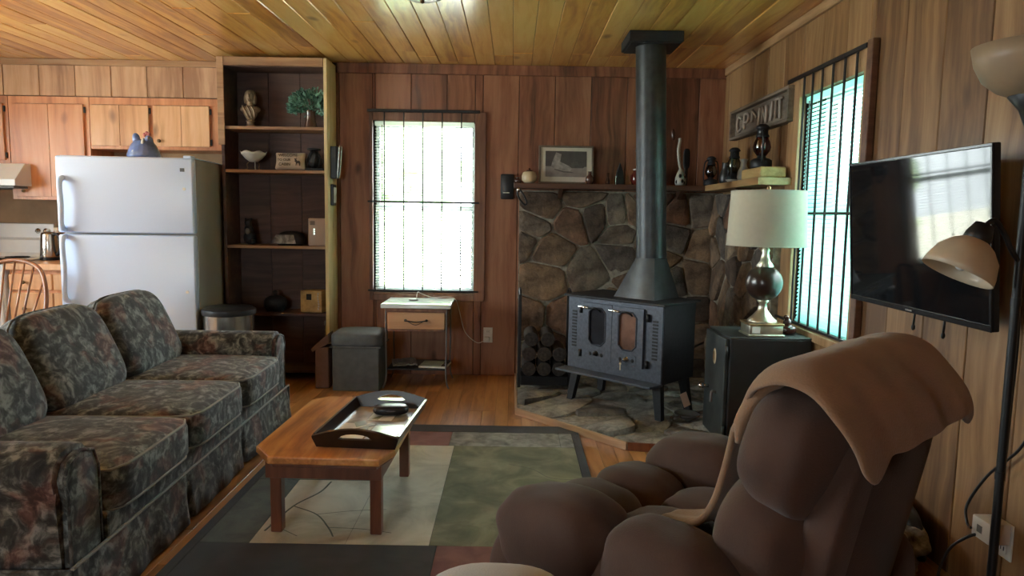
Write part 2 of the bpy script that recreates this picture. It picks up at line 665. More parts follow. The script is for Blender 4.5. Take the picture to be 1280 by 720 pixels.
M_trimdark = wood('window_trim_dark', (0.12, 0.05, 0.028), (0.23, 0.105, 0.058), (0.33, 0.17, 0.10), 'z', 0.5, 0.1, vary=0.3, knots=False)
M_trimr = wood('window_trim_tan', (0.24, 0.13, 0.06), (0.42, 0.25, 0.12), (0.54, 0.36, 0.2), 'z', 0.5, 0.1, vary=0.3, knots=False)
M_chairwood = wood('windsor_wood', (0.22, 0.085, 0.04), (0.36, 0.155, 0.075), (0.48, 0.24, 0.12), 'z', 0.35, 0.3, knots=False)
M_logbark = wood('log_bark', (0.016, 0.012, 0.010), (0.035, 0.026, 0.021), (0.07, 0.055, 0.045), 'y', 0.9, 0, bump=0.9, knots=False)
M_logend = flat('log_end', (0.034, 0.026, 0.021), 0.9, var=0.6, scale=40, bump=0.5)
M_block = wood('pale_block', (0.30, 0.20, 0.07), (0.46, 0.32, 0.13), (0.56, 0.42, 0.2), 'y', 0.55, 0, knots=False, vary=0.1)
M_signwood = wood('weathered_board', (0.075, 0.055, 0.040), (0.15, 0.115, 0.085), (0.26, 0.21, 0.16), 'y', 0.8, 0, vary=0.1)
M_twig = wood('peeled_twig', (0.20, 0.15, 0.11), (0.38, 0.31, 0.25), (0.55, 0.48, 0.40), 'z', 0.6, 0, knots=False)
M_stone = stone_mat('fieldstone', [(0.20, 0.135, 0.090), (0.095, 0.068, 0.052), (0.25, 0.17, 0.108), (0.18, 0.145, 0.115), (0.18, 0.100, 0.064),
                                   (0.12, 0.10, 0.086), (0.27, 0.205, 0.145), (0.14, 0.095, 0.066)])
M_flag = stone_mat('flagstone', [(0.30, 0.315, 0.30), (0.36, 0.37, 0.35), (0.24, 0.26, 0.25), (0.40, 0.40, 0.37), (0.27, 0.275, 0.26)], 0.7, 5.0, 1.0)
M_mortar = flat('mortar', (0.30, 0.265, 0.21), 0.95, var=0.35, scale=30, bump=0.6)
M_mortar_d = flat('hearth_mortar', (0.36, 0.345, 0.30), 0.95, var=0.35, scale=30, bump=0.6)
M_back = flat('wall_backing', (0.045, 0.022, 0.014), 0.9)
M_plain = flat('tan_panel', (0.36, 0.22, 0.115), 0.6, var=0.25, scale=4)
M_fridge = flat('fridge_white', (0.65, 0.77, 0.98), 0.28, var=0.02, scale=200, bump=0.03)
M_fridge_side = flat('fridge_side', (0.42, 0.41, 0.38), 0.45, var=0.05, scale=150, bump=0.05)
M_white = flat('white_enamel', (0.78, 0.82, 0.86), 0.25, var=0.02)
M_whitepl = flat('white_plastic', (0.72, 0.70, 0.65), 0.4, var=0.03)
M_floral = floral('tapestry_floral')
M_piping = fabric('piping_grey', (0.24, 0.24, 0.21), 0.2)
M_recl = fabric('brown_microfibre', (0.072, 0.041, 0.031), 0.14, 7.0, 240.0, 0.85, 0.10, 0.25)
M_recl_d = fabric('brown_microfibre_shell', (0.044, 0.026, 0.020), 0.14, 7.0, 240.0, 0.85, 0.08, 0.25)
M_blanket = fabric('tan_fleece', (0.235, 0.145, 0.088), 0.18, 6.0, 180.0, 0.95, 0.2, 0.4)
M_pouf = fabric('pale_grey_cloth', (0.38, 0.37, 0.36), 0.12, 6.0, 200.0, 0.95, 0.3, 0.4)
M_ottoman = fabric('grey_leatherette', (0.085, 0.090, 0.090), 0.15, 20.0, 160.0, 0.55, 0.05, 0.3)
M_iron = flat('stove_iron', (0.075, 0.085, 0.108), 0.48, 0.35, var=0.2, scale=60, bump=0.12)
M_iron_d = flat('stove_iron_dark', (0.018, 0.019, 0.021), 0.6, 0.2, var=0.2, scale=60, bump=0.12)
M_pipe = flat('stove_pipe', (0.042, 0.047, 0.050), 0.42, 0.4, var=0.3, scale=14, bump=0.05)
M_black = flat('black_metal', (0.012, 0.012, 0.013), 0.45, 0.2, var=0.2)
M_blackpl = flat('black_plastic', (0.016, 0.016, 0.017), 0.35, var=0.15)
M_barmetal = flat('window_bar_iron', (0.020, 0.017, 0.016), 0.5, 0.3, var=0.2)
M_chrome = flat('chrome', (0.78, 0.78, 0.76), 0.16, 1.0, var=0.04)
M_steel = flat('brushed_steel', (0.62, 0.58, 0.53), 0.24, 1.0, var=0.06, scale=30)
M_brass = flat('brass', (0.55, 0.42, 0.20), 0.25, 1.0, var=0.08)
M_brassd = flat('aged_brass', (0.30, 0.20, 0.10), 0.4, 0.8, var=0.15)
M_tvscreen = flat('tv_screen', (0.006, 0.007, 0.008), 0.05, var=0.02, spec=0.4)
M_tvframe = flat('tv_frame', (0.012, 0.012, 0.013), 0.22, var=0.05)
M_blind_r = translucent('blind_slat_cool', (0.66, 0.85, 0.83), 0.6, 0.5, (0.55, 0.92, 0.88))
M_blind = translucent('blind_slat', (0.82, 0.87, 0.86), 0.55, 0.5, (0.88, 0.92, 0.88))
M_glass = glassmat('window_glass', (0.97, 0.99, 0.98), 0.03)
M_jarglass = glassmat('lantern_glass', (0.55, 0.52, 0.46), 0.10)
M_redglass = glassmat('red_lantern_glass', (0.45, 0.06, 0.05), 0.12)
M_stoveglass = flat('stove_glass_dark', (0.028, 0.028, 0.034), 0.12, var=0.3, scale=6)
M_stoveglass2 = flat('stove_glass_reflection', (0.19, 0.105, 0.075), 0.2, var=0.4, scale=9)  # reddish reflection of rug and floor put into the glass colour
M_shade = translucent('lamp_linen', (0.66, 0.61, 0.52), 0.35, 0.9, (0.62, 0.60, 0.46))
M_alab = translucent('alabaster', (0.42, 0.32, 0.21), 0.3, 0.4, (0.42, 0.30, 0.18))
M_beigepl = translucent('beige_plastic', (0.62, 0.52, 0.38), 0.3, 0.35, (0.6, 0.48, 0.3))
M_ballbrown = flat('lamp_ball_brown', (0.028, 0.014, 0.010), 0.28, var=0.4, scale=8, coat=0.3)
M_silverleaf = flat('champagne_leaf', (0.58, 0.55, 0.44), 0.28, 0.85, var=0.15, scale=25)
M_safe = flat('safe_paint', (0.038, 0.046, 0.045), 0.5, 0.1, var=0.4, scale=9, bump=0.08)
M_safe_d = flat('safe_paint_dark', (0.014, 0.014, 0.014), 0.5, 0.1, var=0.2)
M_cream = flat('cream_glaze', (0.62, 0.52, 0.34), 0.25, var=0.12, scale=12, coat=0.3)
M_bone = flat('bone_glaze', (0.42, 0.42, 0.38), 0.35, var=0.2, scale=18)
M_brownglaze = flat('brown_glaze', (0.075, 0.030, 0.020), 0.18, var=0.3, scale=12, coat=0.5)
M_redglaze = flat('oxblood_glaze', (0.10, 0.014, 0.010), 0.16, var=0.2, coat=0.5)
M_bust = flat('bronze_bust', (0.33, 0.24, 0.165), 0.35, 0.35, var=0.25, scale=22)
M_leaf = flat('blue_green_leaf', (0.13, 0.28, 0.215), 0.5, var=0.5, scale=26)
M_bowl = flat('white_bowl', (0.62, 0.62, 0.60), 0.3, var=0.08)
M_pillow = fabric('burlap_pillow', (0.55, 0.45, 0.33), 0.12, 14, 150)
M_ink = flat('ink', (0.045, 0.032, 0.024), 0.8)
M_device = flat('beige_device', (0.44, 0.36, 0.31), 0.45, var=0.04)
M_greypl = flat('grey_plastic', (0.14, 0.13, 0.125), 0.5, var=0.1)
M_paper = flat('paper', (0.62, 0.62, 0.56), 0.8, var=0.1, scale=30)
M_paper_g = flat('magazine_green', (0.36, 0.42, 0.34), 0.5, var=0.3, scale=14)
M_tagpaper = flat('tag_paper', (0.62, 0.44, 0.36), 0.8, var=0.05)
M_marble = flat('pale_marble_top', (0.62, 0.68, 0.68), 0.14, var=0.08, scale=6, coat=0.4)
M_drawer = wood('drawer_oak', (0.26, 0.12, 0.05), (0.40, 0.20, 0.09), (0.50, 0.28, 0.14), 'x', 0.4, 0.1, knots=False)
M_henblue = flat('blue_glaze', (0.16, 0.25, 0.52), 0.3, var=0.35, scale=16, coat=0.3)
M_henwhite = flat('white_glaze', (0.72, 0.78, 0.80), 0.3, var=0.1)
M_henred = flat('red_glaze', (0.52, 0.14, 0.13), 0.35, var=0.1)
M_bag = fabric('brown_paper', (0.17, 0.105, 0.085), 0.15, 12, 90, 0.9, 0.0, 0.2)
M_greycloth = rugmat('grey_patterned_cloth', (0.06, 0.055, 0.055), (0.26, 0.26, 0.26), (0.62, 0.63, 0.63), 11)
M_cord_w = flat('white_cord', (0.62, 0.56, 0.48), 0.5)
M_tray = flat('tray_espresso', (0.016, 0.010, 0.008), 0.3, var=0.3, coat=0.3)
M_trayprint = flat('tray_print', (0.40, 0.33, 0.25), 0.25, var=0.35, scale=15, coat=0.6)
M_birdbrown = flat('bird_brown', (0.13, 0.062, 0.035), 0.3, var=0.3, scale=30, coat=0.5)
M_green_d = flat('leaf_print', (0.20, 0.22, 0.13), 0.3, var=0.3, scale=30, coat=0.5)
M_photo_bg = flat('photo_dark', (0.085, 0.078, 0.074), 0.5, var=0.15, scale=20)
M_photo_fg = flat('photo_ground', (0.27, 0.245, 0.225), 0.5, var=0.15, scale=20)
M_photo_boot = flat('photo_boot', (0.30, 0.28, 0.26), 0.5, var=0.45, scale=25)
M_photo_bootd = flat('photo_boot_dark', (0.10, 0.092, 0.086), 0.5, var=0.3, scale=25)
M_mat = flat('photo_mat', (0.60, 0.55, 0.47), 0.7, var=0.04)
M_framewood = flat('frame_taupe', (0.16, 0.125, 0.095), 0.5, var=0.2)
M_yard = flat('pale_yard', (0.52, 0.52, 0.45), 0.9, var=0.2, scale=3)  # yard kept pale to bounce daylight up onto the ceiling
M_tree = flat('tree_leaves', (0.30, 0.42, 0.24), 0.8, var=0.4, scale=4)
M_trunk = flat('tree_trunk', (0.10, 0.07, 0.05), 0.9, var=0.3)
M_led = None


def emit(name, col, s):
    m = bpy.data.materials.new(name)
    m.use_nodes = True
    nt = m.node_tree
    nt.nodes.remove(nt.nodes['Principled BSDF'])
    e = N(nt, 'ShaderNodeEmission')
    e.inputs[0].default_value = (*col, 1)
    e.inputs[1].default_value = s
    nt.links.new(e.outputs[0], nt.nodes['Material Output'].inputs[0])
    return m


M_led = emit('led_white', (0.75, 1.0, 0.8), 1.2)

# ================================================================== room shell
XR, YB, YK, XL, YF, ZC = 1.61, 5.48, 5.82, -4.95, -1.95, 2.39
BW = (-1.08, -0.30, 0.65, 1.965)      # back window opening x0 x1 z0 z1
RW = (3.27, 3.985, 0.69, 1.94)        # right window opening y0 y1 z0 z1


def struct(name, bm, mat, smooth=False):
    o = mk(name, bm, mat, None, smooth)
    o['kind'] = 'structure'
    return o


def wall_boxes(bm, u0, u1, z0, z1, hole, put):
    """rectangle minus hole, as boxes; put(u0,u1,z0,z1)"""
    if not hole:
        put(u0, u1, z0, z1)
        return
    a, b, c, d = hole
    if a > u0: put(u0, a, z0, z1)
    if b < u1: put(b, u1, z0, z1)
    if c > z0: put(a, b, z0, c)
    if d < z1: put(a, b, d, z1)


def planks_vertical(parent, mat, us, z0, z1, hole, plane, depth, face, gap=0.004):
    """one board object per plank; plane 'x' -> boards on a wall y=face looking -y; 'y' -> wall x=face looking -x"""
    for ua, ub in zip(us[:-1], us[1:]):
        segs = [(ua, ub, z0, z1)]
        if hole:
            a, b, c, d = hole
            if ub > a + 0.002 and ua < b - 0.002:
                segs = []
                if c > z0: segs.append((max(ua, a), min(ub, b), z0, c))
                if d < z1: segs.append((max(ua, a), min(ub, b), d, z1))
                if ua < a: segs.append((ua, a, z0, z1))
                if ub > b: segs.append((b, ub, z0, z1))
        for (p, q, s, t) in segs:
            if q - p < 0.012: continue
            cu, cz = (p + q) / 2, (s + t) / 2
            hw, hz = (q - p) / 2 - gap / 2, (t - s) / 2
            dd = depth * random.uniform(0.88, 1.0)
            if plane == 'x':
                bm = bx(-hw, hw, -dd, 0, -hz, hz, 0.003)
                mk('plank', bm, mat, parent, loc=(cu, face, cz))
            else:
                bm = bx(-dd, 0, -hw, hw, -hz, hz, 0.003)
                mk('plank', bm, mat, parent, loc=(face, cu, cz))


# floor
bm = bx(XL - 0.1, XR + 0.3, YF - 0.1, YK + 0.1, -0.12, -0.014)
floor = struct('floor', bm, M_back)
x = -3.0
while x < XR:
    w = 0.083
    y = YF + random.uniform(-0.6, 0)
    while y < YK:
        L = random.uniform(1.3, 2.6)
        y1 = min(y + L, YK)
        ys = max(y, YF)
        if y1 - ys > 0.05:
            me_b = bx(-w / 2 + 0.0007, w / 2 - 0.0007, -(y1 - ys) / 2 + 0.0007, (y1 - ys) / 2 - 0.0007, -0.014, 0, 0.0012)
            mk('plank', me_b, M_floor, floor, loc=(x + w / 2, (y1 + ys) / 2, 0))
        y = y1 + 0.0001
    x += w
bm = bx(XL, -3.0, YF, YK, -0.014, 0)
mk('kitchen_flooring', bm, M_plain, floor)

# ceiling
bm = bx(XL - 0.1, XR + 0.3, YF - 0.1, YK + 0.1, ZC + 0.016, ZC + 0.12)
ceiling = struct('ceiling', bm, M_back)
x = XL
k = 0
while x < XR - 0.02:
    w = 0.137
    y = YF + random.uniform(-1.6, 0)
    while y < YK:
        L = random.uniform(1.8, 3.6)
        y1 = min(y + L, YK)
        ys = max(y, YF)
        if y1 - ys > 0.08 and not (x < -4.2 and y1 < 1.0):
            xe = min(x + w, XR)
            b_ = bx(-(xe - x) / 2 + 0.001, (xe - x) / 2 - 0.001, -(y1 - ys) / 2 + 0.001, (y1 - ys) / 2 - 0.001, 0, 0.016, 0.0035)
            mk('plank', b_, M_ceiling, ceiling, loc=((x + xe) / 2, (y1 + ys) / 2, ZC + random.uniform(-0.0015, 0.0015)))
        y = y1 + 0.0001
    x += w

# back wall
bm = NB()
wall_boxes(bm, -2.15, XR + 0.22, 0, ZC + 0.02, BW, lambda a, b, c, d: box(bm, a, b, YB, YB + 0.16, c, d))
wall_back = struct('wall_back', bm, M_back)
us = [-1.335 + 0.2735 * i for i in range(11)] + [XR]
us = [-1.335 - 0.2735 * 3 + 0.0, -1.335 - 0.2735 * 2, -1.335 - 0.2735] + us
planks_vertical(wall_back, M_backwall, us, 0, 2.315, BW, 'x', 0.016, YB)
# right wall
bm = NB()
wall_boxes(bm, YF, YB, 0, ZC + 0.02, RW, lambda a, b, c, d: box(bm, XR, XR + 0.18, a, b, c, d))
wall_right = struct('wall_right', bm, M_back)
us = [2.967 - 0.2645 * i for i in range(18, 0, -1)] + [2.967 + 0.2645 * i for i in range(10)] + [YB]
us = [u for u in us if u > YF]
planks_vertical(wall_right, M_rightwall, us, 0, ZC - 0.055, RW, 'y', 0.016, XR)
# kitchen wall, left wall, rear wall
struct('wall_kitchen', bx(XL, -2.15, YK, YK + 0.12, 0, ZC + 0.02), M_plain)
struct('wall_return', bx(-2.15, -2.13, YB, YK + 0.12, 0, ZC + 0.02), M_plain)
KW = (1.6, 4.3, 0.85, 2.15)
bm = NB()
wall_boxes(bm, YF, YK, 0, ZC + 0.02, KW, lambda a, b, c, d: box(bm, XL - 0.12, XL, a, b, c, d))
struct('wall_left', bm, M_plain)
FW = (-2.3, -1.5, 0.85, 1.95)
bm = NB()
wall_boxes(bm, XL, XR, 0, ZC + 0.02, FW, lambda a, b, c, d: box(bm, a, b, YF - 0.12, YF, c, d))
wall_rear = struct('wall_rear', bm, M_plain)

# soffit above the kitchen cabinets
YS = 5.50
sof = struct('wall_soffit', bx(XL, -2.255, YS + 0.012, YK, 2.055, ZC), M_back)
us = [-2.258 - 0.275 * i for i in range(10, -1, -1)]
us = [u for u in us if u > XL] 
planks_vertical(sof, M_soffit, us, 2.115, 2.345, None, 'x', 0.016, YS + 0.012)
struct('trim_1', bx(XL, -2.15, YS - 0.014, YS + 0.02, 2.343, ZC, 0.003), M_trimwood)
struct('trim_2', bx(-1.35, XR - 0.02, YB - 0.024, YB, 2.315, ZC, 0.003), M_backwall)
struct('trim_3', bx(XR - 0.030, XR, YF, YB - 0.024, ZC - 0.055, ZC, 0.004), M_trimwood_y)


# ---------------------------------------------------------------- windows
def window_frame(name, axis, hole, face, trims, mat, glass_off, jamb_mat):
    """axis 'x': wall y=face. hole u0,u1,z0,z1. trims: left,right,top,bottom widths"""
    u0, u1, z0, z1 = hole
    l, r_, t, b_ = trims

    def bb(a0, a1, d0, d1, c0, c1, r=0.003):
        if axis == 'x': return bx(a0, a1, face + d0, face + d1, c0, c1, r)
        return bx(face + d0, face + d1, a0, a1, c0, c1, r)
    root = mk(name, bb(u0 - 0.0, u1 + 0.0, 0.0, 0.14, z1, z1 + 0.012), jamb_mat)   # head jamb
    root['kind'] = 'structure'
    mk('jamb', bb(u0 - 0.012, u0, 0.0, 0.14, z0, z1), jamb_mat, root)
    mk('jamb', bb(u1, u1 + 0.012, 0.0, 0.14, z0, z1), jamb_mat, root)
    mk('sill', bb(u0, u1, -0.02, 0.14, z0 - 0.014, z0), jamb_mat, root)
    if l: mk('trim_board', bb(u0 - l, u0, -0.036, -0.017, z0 - b_, z1 + t), mat, root)
    if r_: mk('trim_board', bb(u1, u1 + r_, -0.036, -0.017, z0 - b_, z1 + t), mat, root)
    if t: mk('trim_board', bb(u0, u1, -0.034, -0.017, z1, z1 + t), mat, root)
    if b_: mk('trim_board', bb(u0, u1, -0.034, -0.017, z0 - b_, z0 - 0.014), mat, root)
    # sashes
    zm = (z0 + z1) / 2
    for (za, zb, off) in ((z0, zm + 0.02, 0.085), (zm - 0.02, z1, 0.112)):
        s = mk('sash', bb(u0, u1, off, off + 0.022, za, za + 0.035, 0.002), M_white, root)
        mk('rail', bb(u0, u1, off, off + 0.022, zb - 0.035, zb, 0.002), M_white, s)
        mk('stile', bb(u0, u0 + 0.03, off, off + 0.022, za + 0.035, zb - 0.035, 0.002), M_white, s)
        mk('stile', bb(u1 - 0.03, u1, off, off + 0.022, za + 0.035, zb - 0.035, 0.002), M_white, s)
        mk('pane', bb(u0 + 0.03, u1 - 0.03, off + 0.009, off + 0.013, za + 0.035, zb - 0.035, 0), M_glass, s)
    return root


window_frame('window_1', 'x', BW, YB, (0.028, 0.085, 0.07, 0.06), M_trimdark, 0.09, M_trimdark)
w2 = window_frame('window_2', 'y', RW, XR, (0.045, 0.15, 0.105, 0.06), M_trimr, 0.09, M_trimr)
mk('trim_shadow', bx(XR - 0.050, XR - 0.017, RW[0] - 0.095, RW[0] - 0.0465, RW[2] - 0.06, RW[3] + 0.125, 0.003), M_mantel, w2)
# dark strip beside the near trim stands in for its shadow groove
window_frame('window_3', 'y', KW, XL - 0.14, (0, 0, 0, 0), M_trimr, 0.09, M_trimr)
o = window_frame('window_4', 'x', FW, YF - 0.14, (0, 0, 0, 0), M_trimr, 0.09, M_trimr)


# ---------------------------------------------------------------- blinds and window bars
def blind(label, axis, hole, face, off, tilt, M_blind):
    u0, u1, z0, z1 = hole
    u0 += 0.008
    u1 -= 0.008
    um, W = (u0 + u1) / 2, u1 - u0
    loc = (um, face + off, z0) if axis == 'x' else (face + off, um, z0)
    rz = 0 if axis == 'x' else R(-90)
    t = thing('window_blind', label, 'blind', loc, rz)
    H = z1 - z0
    mk('head_rail', bx(-W / 2, W / 2, -0.016, 0.016, H - 0.035, H - 0.002, 0.003), M_blind, t)
    mk('bottom_rail', bx(-W / 2, W / 2, -0.012, 0.012, 0.004, 0.016, 0.003), M_blind, t)
    sb = NB()
    prof = [(-0.0125, 0), (-0.006, 0.0016), (0.0, 0.0021), (0.006, 0.0016), (0.0125, 0)]
    poly = prof + [(a, b - 0.0006) for a, b in reversed(prof)]
    prism(sb, poly, -W / 2, W / 2, 'yzx')
    first = mk('slat', sb, M_blind, t, loc=(0, 0, 0.03), rot=(tilt, 0, 0))
    z = 0.03 + 0.0215
    while z < H - 0.045:
        link('slat', first.data, t, (0, 0, z), (tilt, 0, 0))
        z += 0.0215
    for s in (-0.3, 0.3):
        b_ = NB()
        cyl(b_, (s * W, -0.013, 0.01), (s * W, -0.013, H - 0.03), 0.0009, seg=5)
        cyl(b_, (s * W, 0.013, 0.01), (s * W, 0.013, H - 0.03), 0.0009, seg=5)
        mk('ladder_cord', b_, M_whitepl, t)
    b_ = NB()
    cyl(b_, (-W / 2 + 0.06, -0.022, H - 0.03), (-W / 2 + 0.06, -0.022, H - 0.62), 0.004, seg=6)
    mk('tilt_wand', b_, M_greypl, t)
    return t


blind('white slatted blind in the window above the small side table', 'x', BW, YB, 0.018, R(12), M_blind)
blind('white slatted blind in the window behind the table lamp', 'y', RW, XR, 0.014, R(52), M_blind_r)


def bars(label, axis, face, u0, u1, zt, zm, zb, us, flip=1):
    loc = ((u0 + u1) / 2, face, zb) if axis == 'x' else (face, (u0 + u1) / 2, zb)
    t = thing('window_bars', label, 'window bars', loc, 0)
    c = (u0 + u1) / 2

    def P(u, d, z): return (u - c, d, z - zb) if axis == 'x' else (d, u - c, z - zb)
    wall = (YB - 0.036 - face) if axis == 'x' else (XR - 0.036 - face)
    for z in (zt, zm, zb):
        b_ = NB()
        h = 0.011 if z == zt else 0.007
        if axis == 'x': box(b_, u0 - c, u1 - c, -0.006, 0.006, z - zb - h, z - zb + h, 0.002)
        else: box(b_, -0.006, 0.006, u0 - c, u1 - c, z - zb - h, z - zb + h, 0.002)
        for u in (u0 + 0.006, u1 - 0.006):
            cyl(b_, P(u, 0, z), P(u, wall, z), 0.006, seg=6)
        mk('rail', b_, M_barmetal, t)
    for u in us:
        b_ = NB()
        cyl(b_, P(u, 0, zb), P(u, 0, zt), 0.0048 if axis == 'x' else 0.0065, seg=8)
        mk('bar', b_, M_barmetal, t)
    return t


bars('black iron security bars across the window above the side table', 'x', 5.425, -1.115, -0.262, 2.035, 1.352, 0.668,
     [-0.987, -0.839, -0.694, -0.548, -0.402])
bars('black iron security bars across the window beside the television', 'y', 1.562, 3.225, 4.13, 2.045, 1.30, 0.70,
     [3.90, 3.79, 3.675, 3.555, 3.43, 3.312])

# ================================================================== stone facing and hearth
def clip(poly, a, b, c):
    """keep a*x+b*y<=c"""
    out = []
    n = len(poly)
    for i in range(n):
        p, q = poly[i], poly[(i + 1) % n]
        dp, dq = a * p[0] + b * p[1] - c, a * q[0] + b * q[1] - c
        if dp <= 0: out.append(p)
        if dp * dq < 0:
            t = dp / (dp - dq)
            out.append((p[0] + t * (q[0] - p[0]), p[1] + t * (q[1] - p[1])))
    return out


def cells(bound, n, rnd, sx=1.0):
    xs = [p[0] for p in bound]
    ys = [p[1] for p in bound]

    def inside(p):
        c = False
        m = len(bound)
        for i in range(m):
            a, b = bound[i], bound[(i + 1) % m]
            if (a[1] > p[1]) != (b[1] > p[1]) and p[0] < (b[0] - a[0]) * (p[1] - a[1]) / (b[1] - a[1]) + a[0]: c = not c
        return c
    seeds = []
    tries = 0
    dmin = math.sqrt((max(xs) - min(xs)) * (max(ys) - min(ys)) / n) * 0.62
    while len(seeds) < n and tries < 20000:
        tries += 1
        p = (rnd.uniform(min(xs), max(xs)), rnd.uniform(min(ys), max(ys)))
        d = dmin * rnd.choice([0.7, 1.0, 1.35])
        if inside(p) and all(math.hypot((p[0] - s[0]) * sx, p[1] - s[1]) > d for s in seeds): seeds.append(p)
    res = []
    for i, s in enumerate(seeds):
        poly = list(bound)
        for j, q in enumerate(seeds):
            if i == j: continue
            a, b = (q[0] - s[0]) * sx * sx, q[1] - s[1]
            c = a * (q[0] + s[0]) / 2 + b * (q[1] + s[1]) / 2
            poly = clip(poly, a, b, c)
            if len(poly) < 3: break
        if len(poly) >= 3: res.append(poly)
    return res


def stone(poly, gap, h, rnd, round_=0.22):
    """one stone as local mesh (u,v,height), returns (bm, centre)"""
    cx = sum(p[0] for p in poly) / len(poly)
    cy_ = sum(p[1] for p in poly) / len(poly)
    pts = []
    n = len(poly)
    for i in range(n):                       # corner cutting
        p, q = poly[i], poly[(i + 1) % n]
        if math.hypot(p[0] - q[0], p[1] - q[1]) < 0.02:
            pts.append(((p[0] + q[0]) / 2, (p[1] + q[1]) / 2))
            continue
        pts.append((p[0] + (q[0] - p[0]) * round_, p[1] + (q[1] - p[1]) * round_))
        pts.append((q[0] - (q[0] - p[0]) * round_, q[1] - (q[1] - p[1]) * round_))
    loc = []
    for p in pts:
        dx, dy = p[0] - cx, p[1] - cy_
        d = math.hypot(dx, dy)
        k = max(0.3, (d - gap) / max(d, 1e-5)) * rnd.uniform(0.96, 1.02)
        loc.append((dx * k, dy * k))
    b = NB()
    tx, ty = rnd.uniform(-0.12, 0.12), rnd.uniform(-0.12, 0.12)
    rings = []
    for (s, z) in ((1.0, 0.0), (0.99, 0.62), (0.90, 0.93), (0.55, 1.03)):
        rings.append([b.verts.new((x * s, y * s, h * z + (x * tx + y * ty) * (z > 0.5) + (rnd.uniform(-0.004, 0.004) if z > 0.5 else 0))) for x, y in loc])
    m = len(loc)
    for r0, r1 in zip(rings[:-1], rings[1:]):
        for i in range(m):
            b.faces.new((r0[i], r0[(i + 1) % m], r1[(i + 1) % m], r1[i]))
    b.faces.new(rings[-1])
    return b, (cx, cy_)


rnd = random.Random(21)
YST, XST = YB - 0.078, XR - 0.078          # mortar faces
wsb = struct('wall_stone_back', bx(0.045, XR - 0.016, YST, YB - 0.017, 0.0, 1.455), M_mortar)
for poly in cells([(0.04, 0.0), (XST, 0.0), (XST, 1.45), (0.04, 1.45)], 44, rnd, 0.85):
    b, (u, v) = stone(poly, 0.006, rnd.uniform(0.016, 0.036), rnd, 0.13)
    # local (u,v,h) -> world (x, z, -y)
    o = mk('stone', b, M_stone, wsb, smooth='auto', loc=(u, YST, v), rot=(R(90), 0, 0))
wsr = struct('wall_stone_right', bx(XST, XR - 0.017, 4.14, YST, 0.0, 1.44), M_mortar)
for poly in cells([(4.14, 0.0), (YST, 0.0), (YST, 1.44), (4.14, 1.44)], 36, rnd, 0.9):
    b, (u, v) = stone(poly, 0.006, rnd.uniform(0.016, 0.036), rnd, 0.13)
    bmesh.ops.transform(b, matrix=Matrix(((0, 0, -1, 0), (1, 0, 0, 0), (0, 1, 0, 0), (0, 0, 0, 1))), verts=b.verts[:])
    mk('stone', b, M_stone, wsr, smooth='auto', loc=(XST, u, v))
hb = [(0.045, 5.36), (0.045, 4.385), (0.645, 3.735), (1.585, 3.60), (1.585, 5.36)]
bm = NB()
prism(bm, hb, 0.0, 0.034, 'xyz')
hearth = struct('floor_hearth', bm, M_mortar_d)
for poly in cells(hb, 30, rnd, 1.0):
    b, (u, v) = stone(poly, 0.004, rnd.uniform(0.010, 0.018), rnd, 0.14)
    mk('stone', b, M_flag, hearth, smooth='auto', loc=(u, v, 0.034))
M_edge = wood('hearth_edging', (0.42, 0.27, 0.15), (0.58, 0.40, 0.25), (0.70, 0.54, 0.38), 'x', 0.3, 0.4, knots=False)
for p, q in zip(hb[:3], hb[1:4]):
    p, q = Vector((*p, 0)), Vector((*q, 0))
    d = (q - p)
    L = d.length
    b = bx(0, L, -0.014, 0.0, 0, 0.046, 0.002)
    o = mk('edging', b, M_edge if q.y > 3.7 else M_tableleg, hearth, loc=p, rot=(0, 0, math.atan2(d.y, d.x)))

# ================================================================== mantel shelves
ms = mk('mantel_shelf', bx(0.0, 1.59, 5.215, 5.372, 1.462, 1.502, 0.004), M_mantel)
tag(ms, 'dark wooden mantel shelf above the stone wall behind the stove pipe', 'shelf')
for xx in (0.35, 1.25):
    b = NB()
    prism(b, [(5.41, 1.462), (5.25, 1.462), (5.41, 1.38)], xx - 0.015, xx + 0.015, 'yzx')
    mk('bracket', b, M_mantel, ms)
bm = NB()
prism(bm, [(1.592, 4.03), (1.592, 5.2), (1.40, 5.2), (1.385, 4.03)], 1.462, 1.502, 'xyz')
mr = mk('corner_shelf', bm, M_mantel_r)
tag(mr, 'paler wooden mantel shelf along the right wall, under the lanterns', 'shelf')
b = NB()
prism(b, [(1.54, 1.462), (1.44, 1.462), (1.54, 1.36)], 4.6, 4.63, 'xzy')
mk('bracket', b, M_mantel, mr)

# ================================================================== refrigerator
fr = thing('refrigerator', 'white top freezer refrigerator behind the sofa', 'refrigerator', (-2.105, 4.66, 0), R(6))
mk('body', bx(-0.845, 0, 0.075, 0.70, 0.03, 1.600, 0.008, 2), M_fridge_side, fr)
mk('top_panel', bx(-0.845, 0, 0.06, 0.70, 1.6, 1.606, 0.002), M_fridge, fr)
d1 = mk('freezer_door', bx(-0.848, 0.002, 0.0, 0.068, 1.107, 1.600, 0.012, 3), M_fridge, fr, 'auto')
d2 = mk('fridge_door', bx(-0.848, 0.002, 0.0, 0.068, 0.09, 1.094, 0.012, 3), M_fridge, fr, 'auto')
for dd, za, zb in ((d1, 1.125, 1.46), (d2, 0.66, 1.085)):
    b = NB()
    pts = [(-0.805, 0.004, zb), (-0.803, -0.03, zb - 0.012), (-0.80, -0.052, zb - 0.06), (-0.792, -0.058, (za + zb) / 2),
           (-0.80, -0.052, za + 0.06), (-0.803, -0.03, za + 0.012), (-0.805, 0.004, za)]
    tube(b, smoothpath(pts, 4), 0.017, 8)
    mk('handle', b, M_fridge, dd, True)
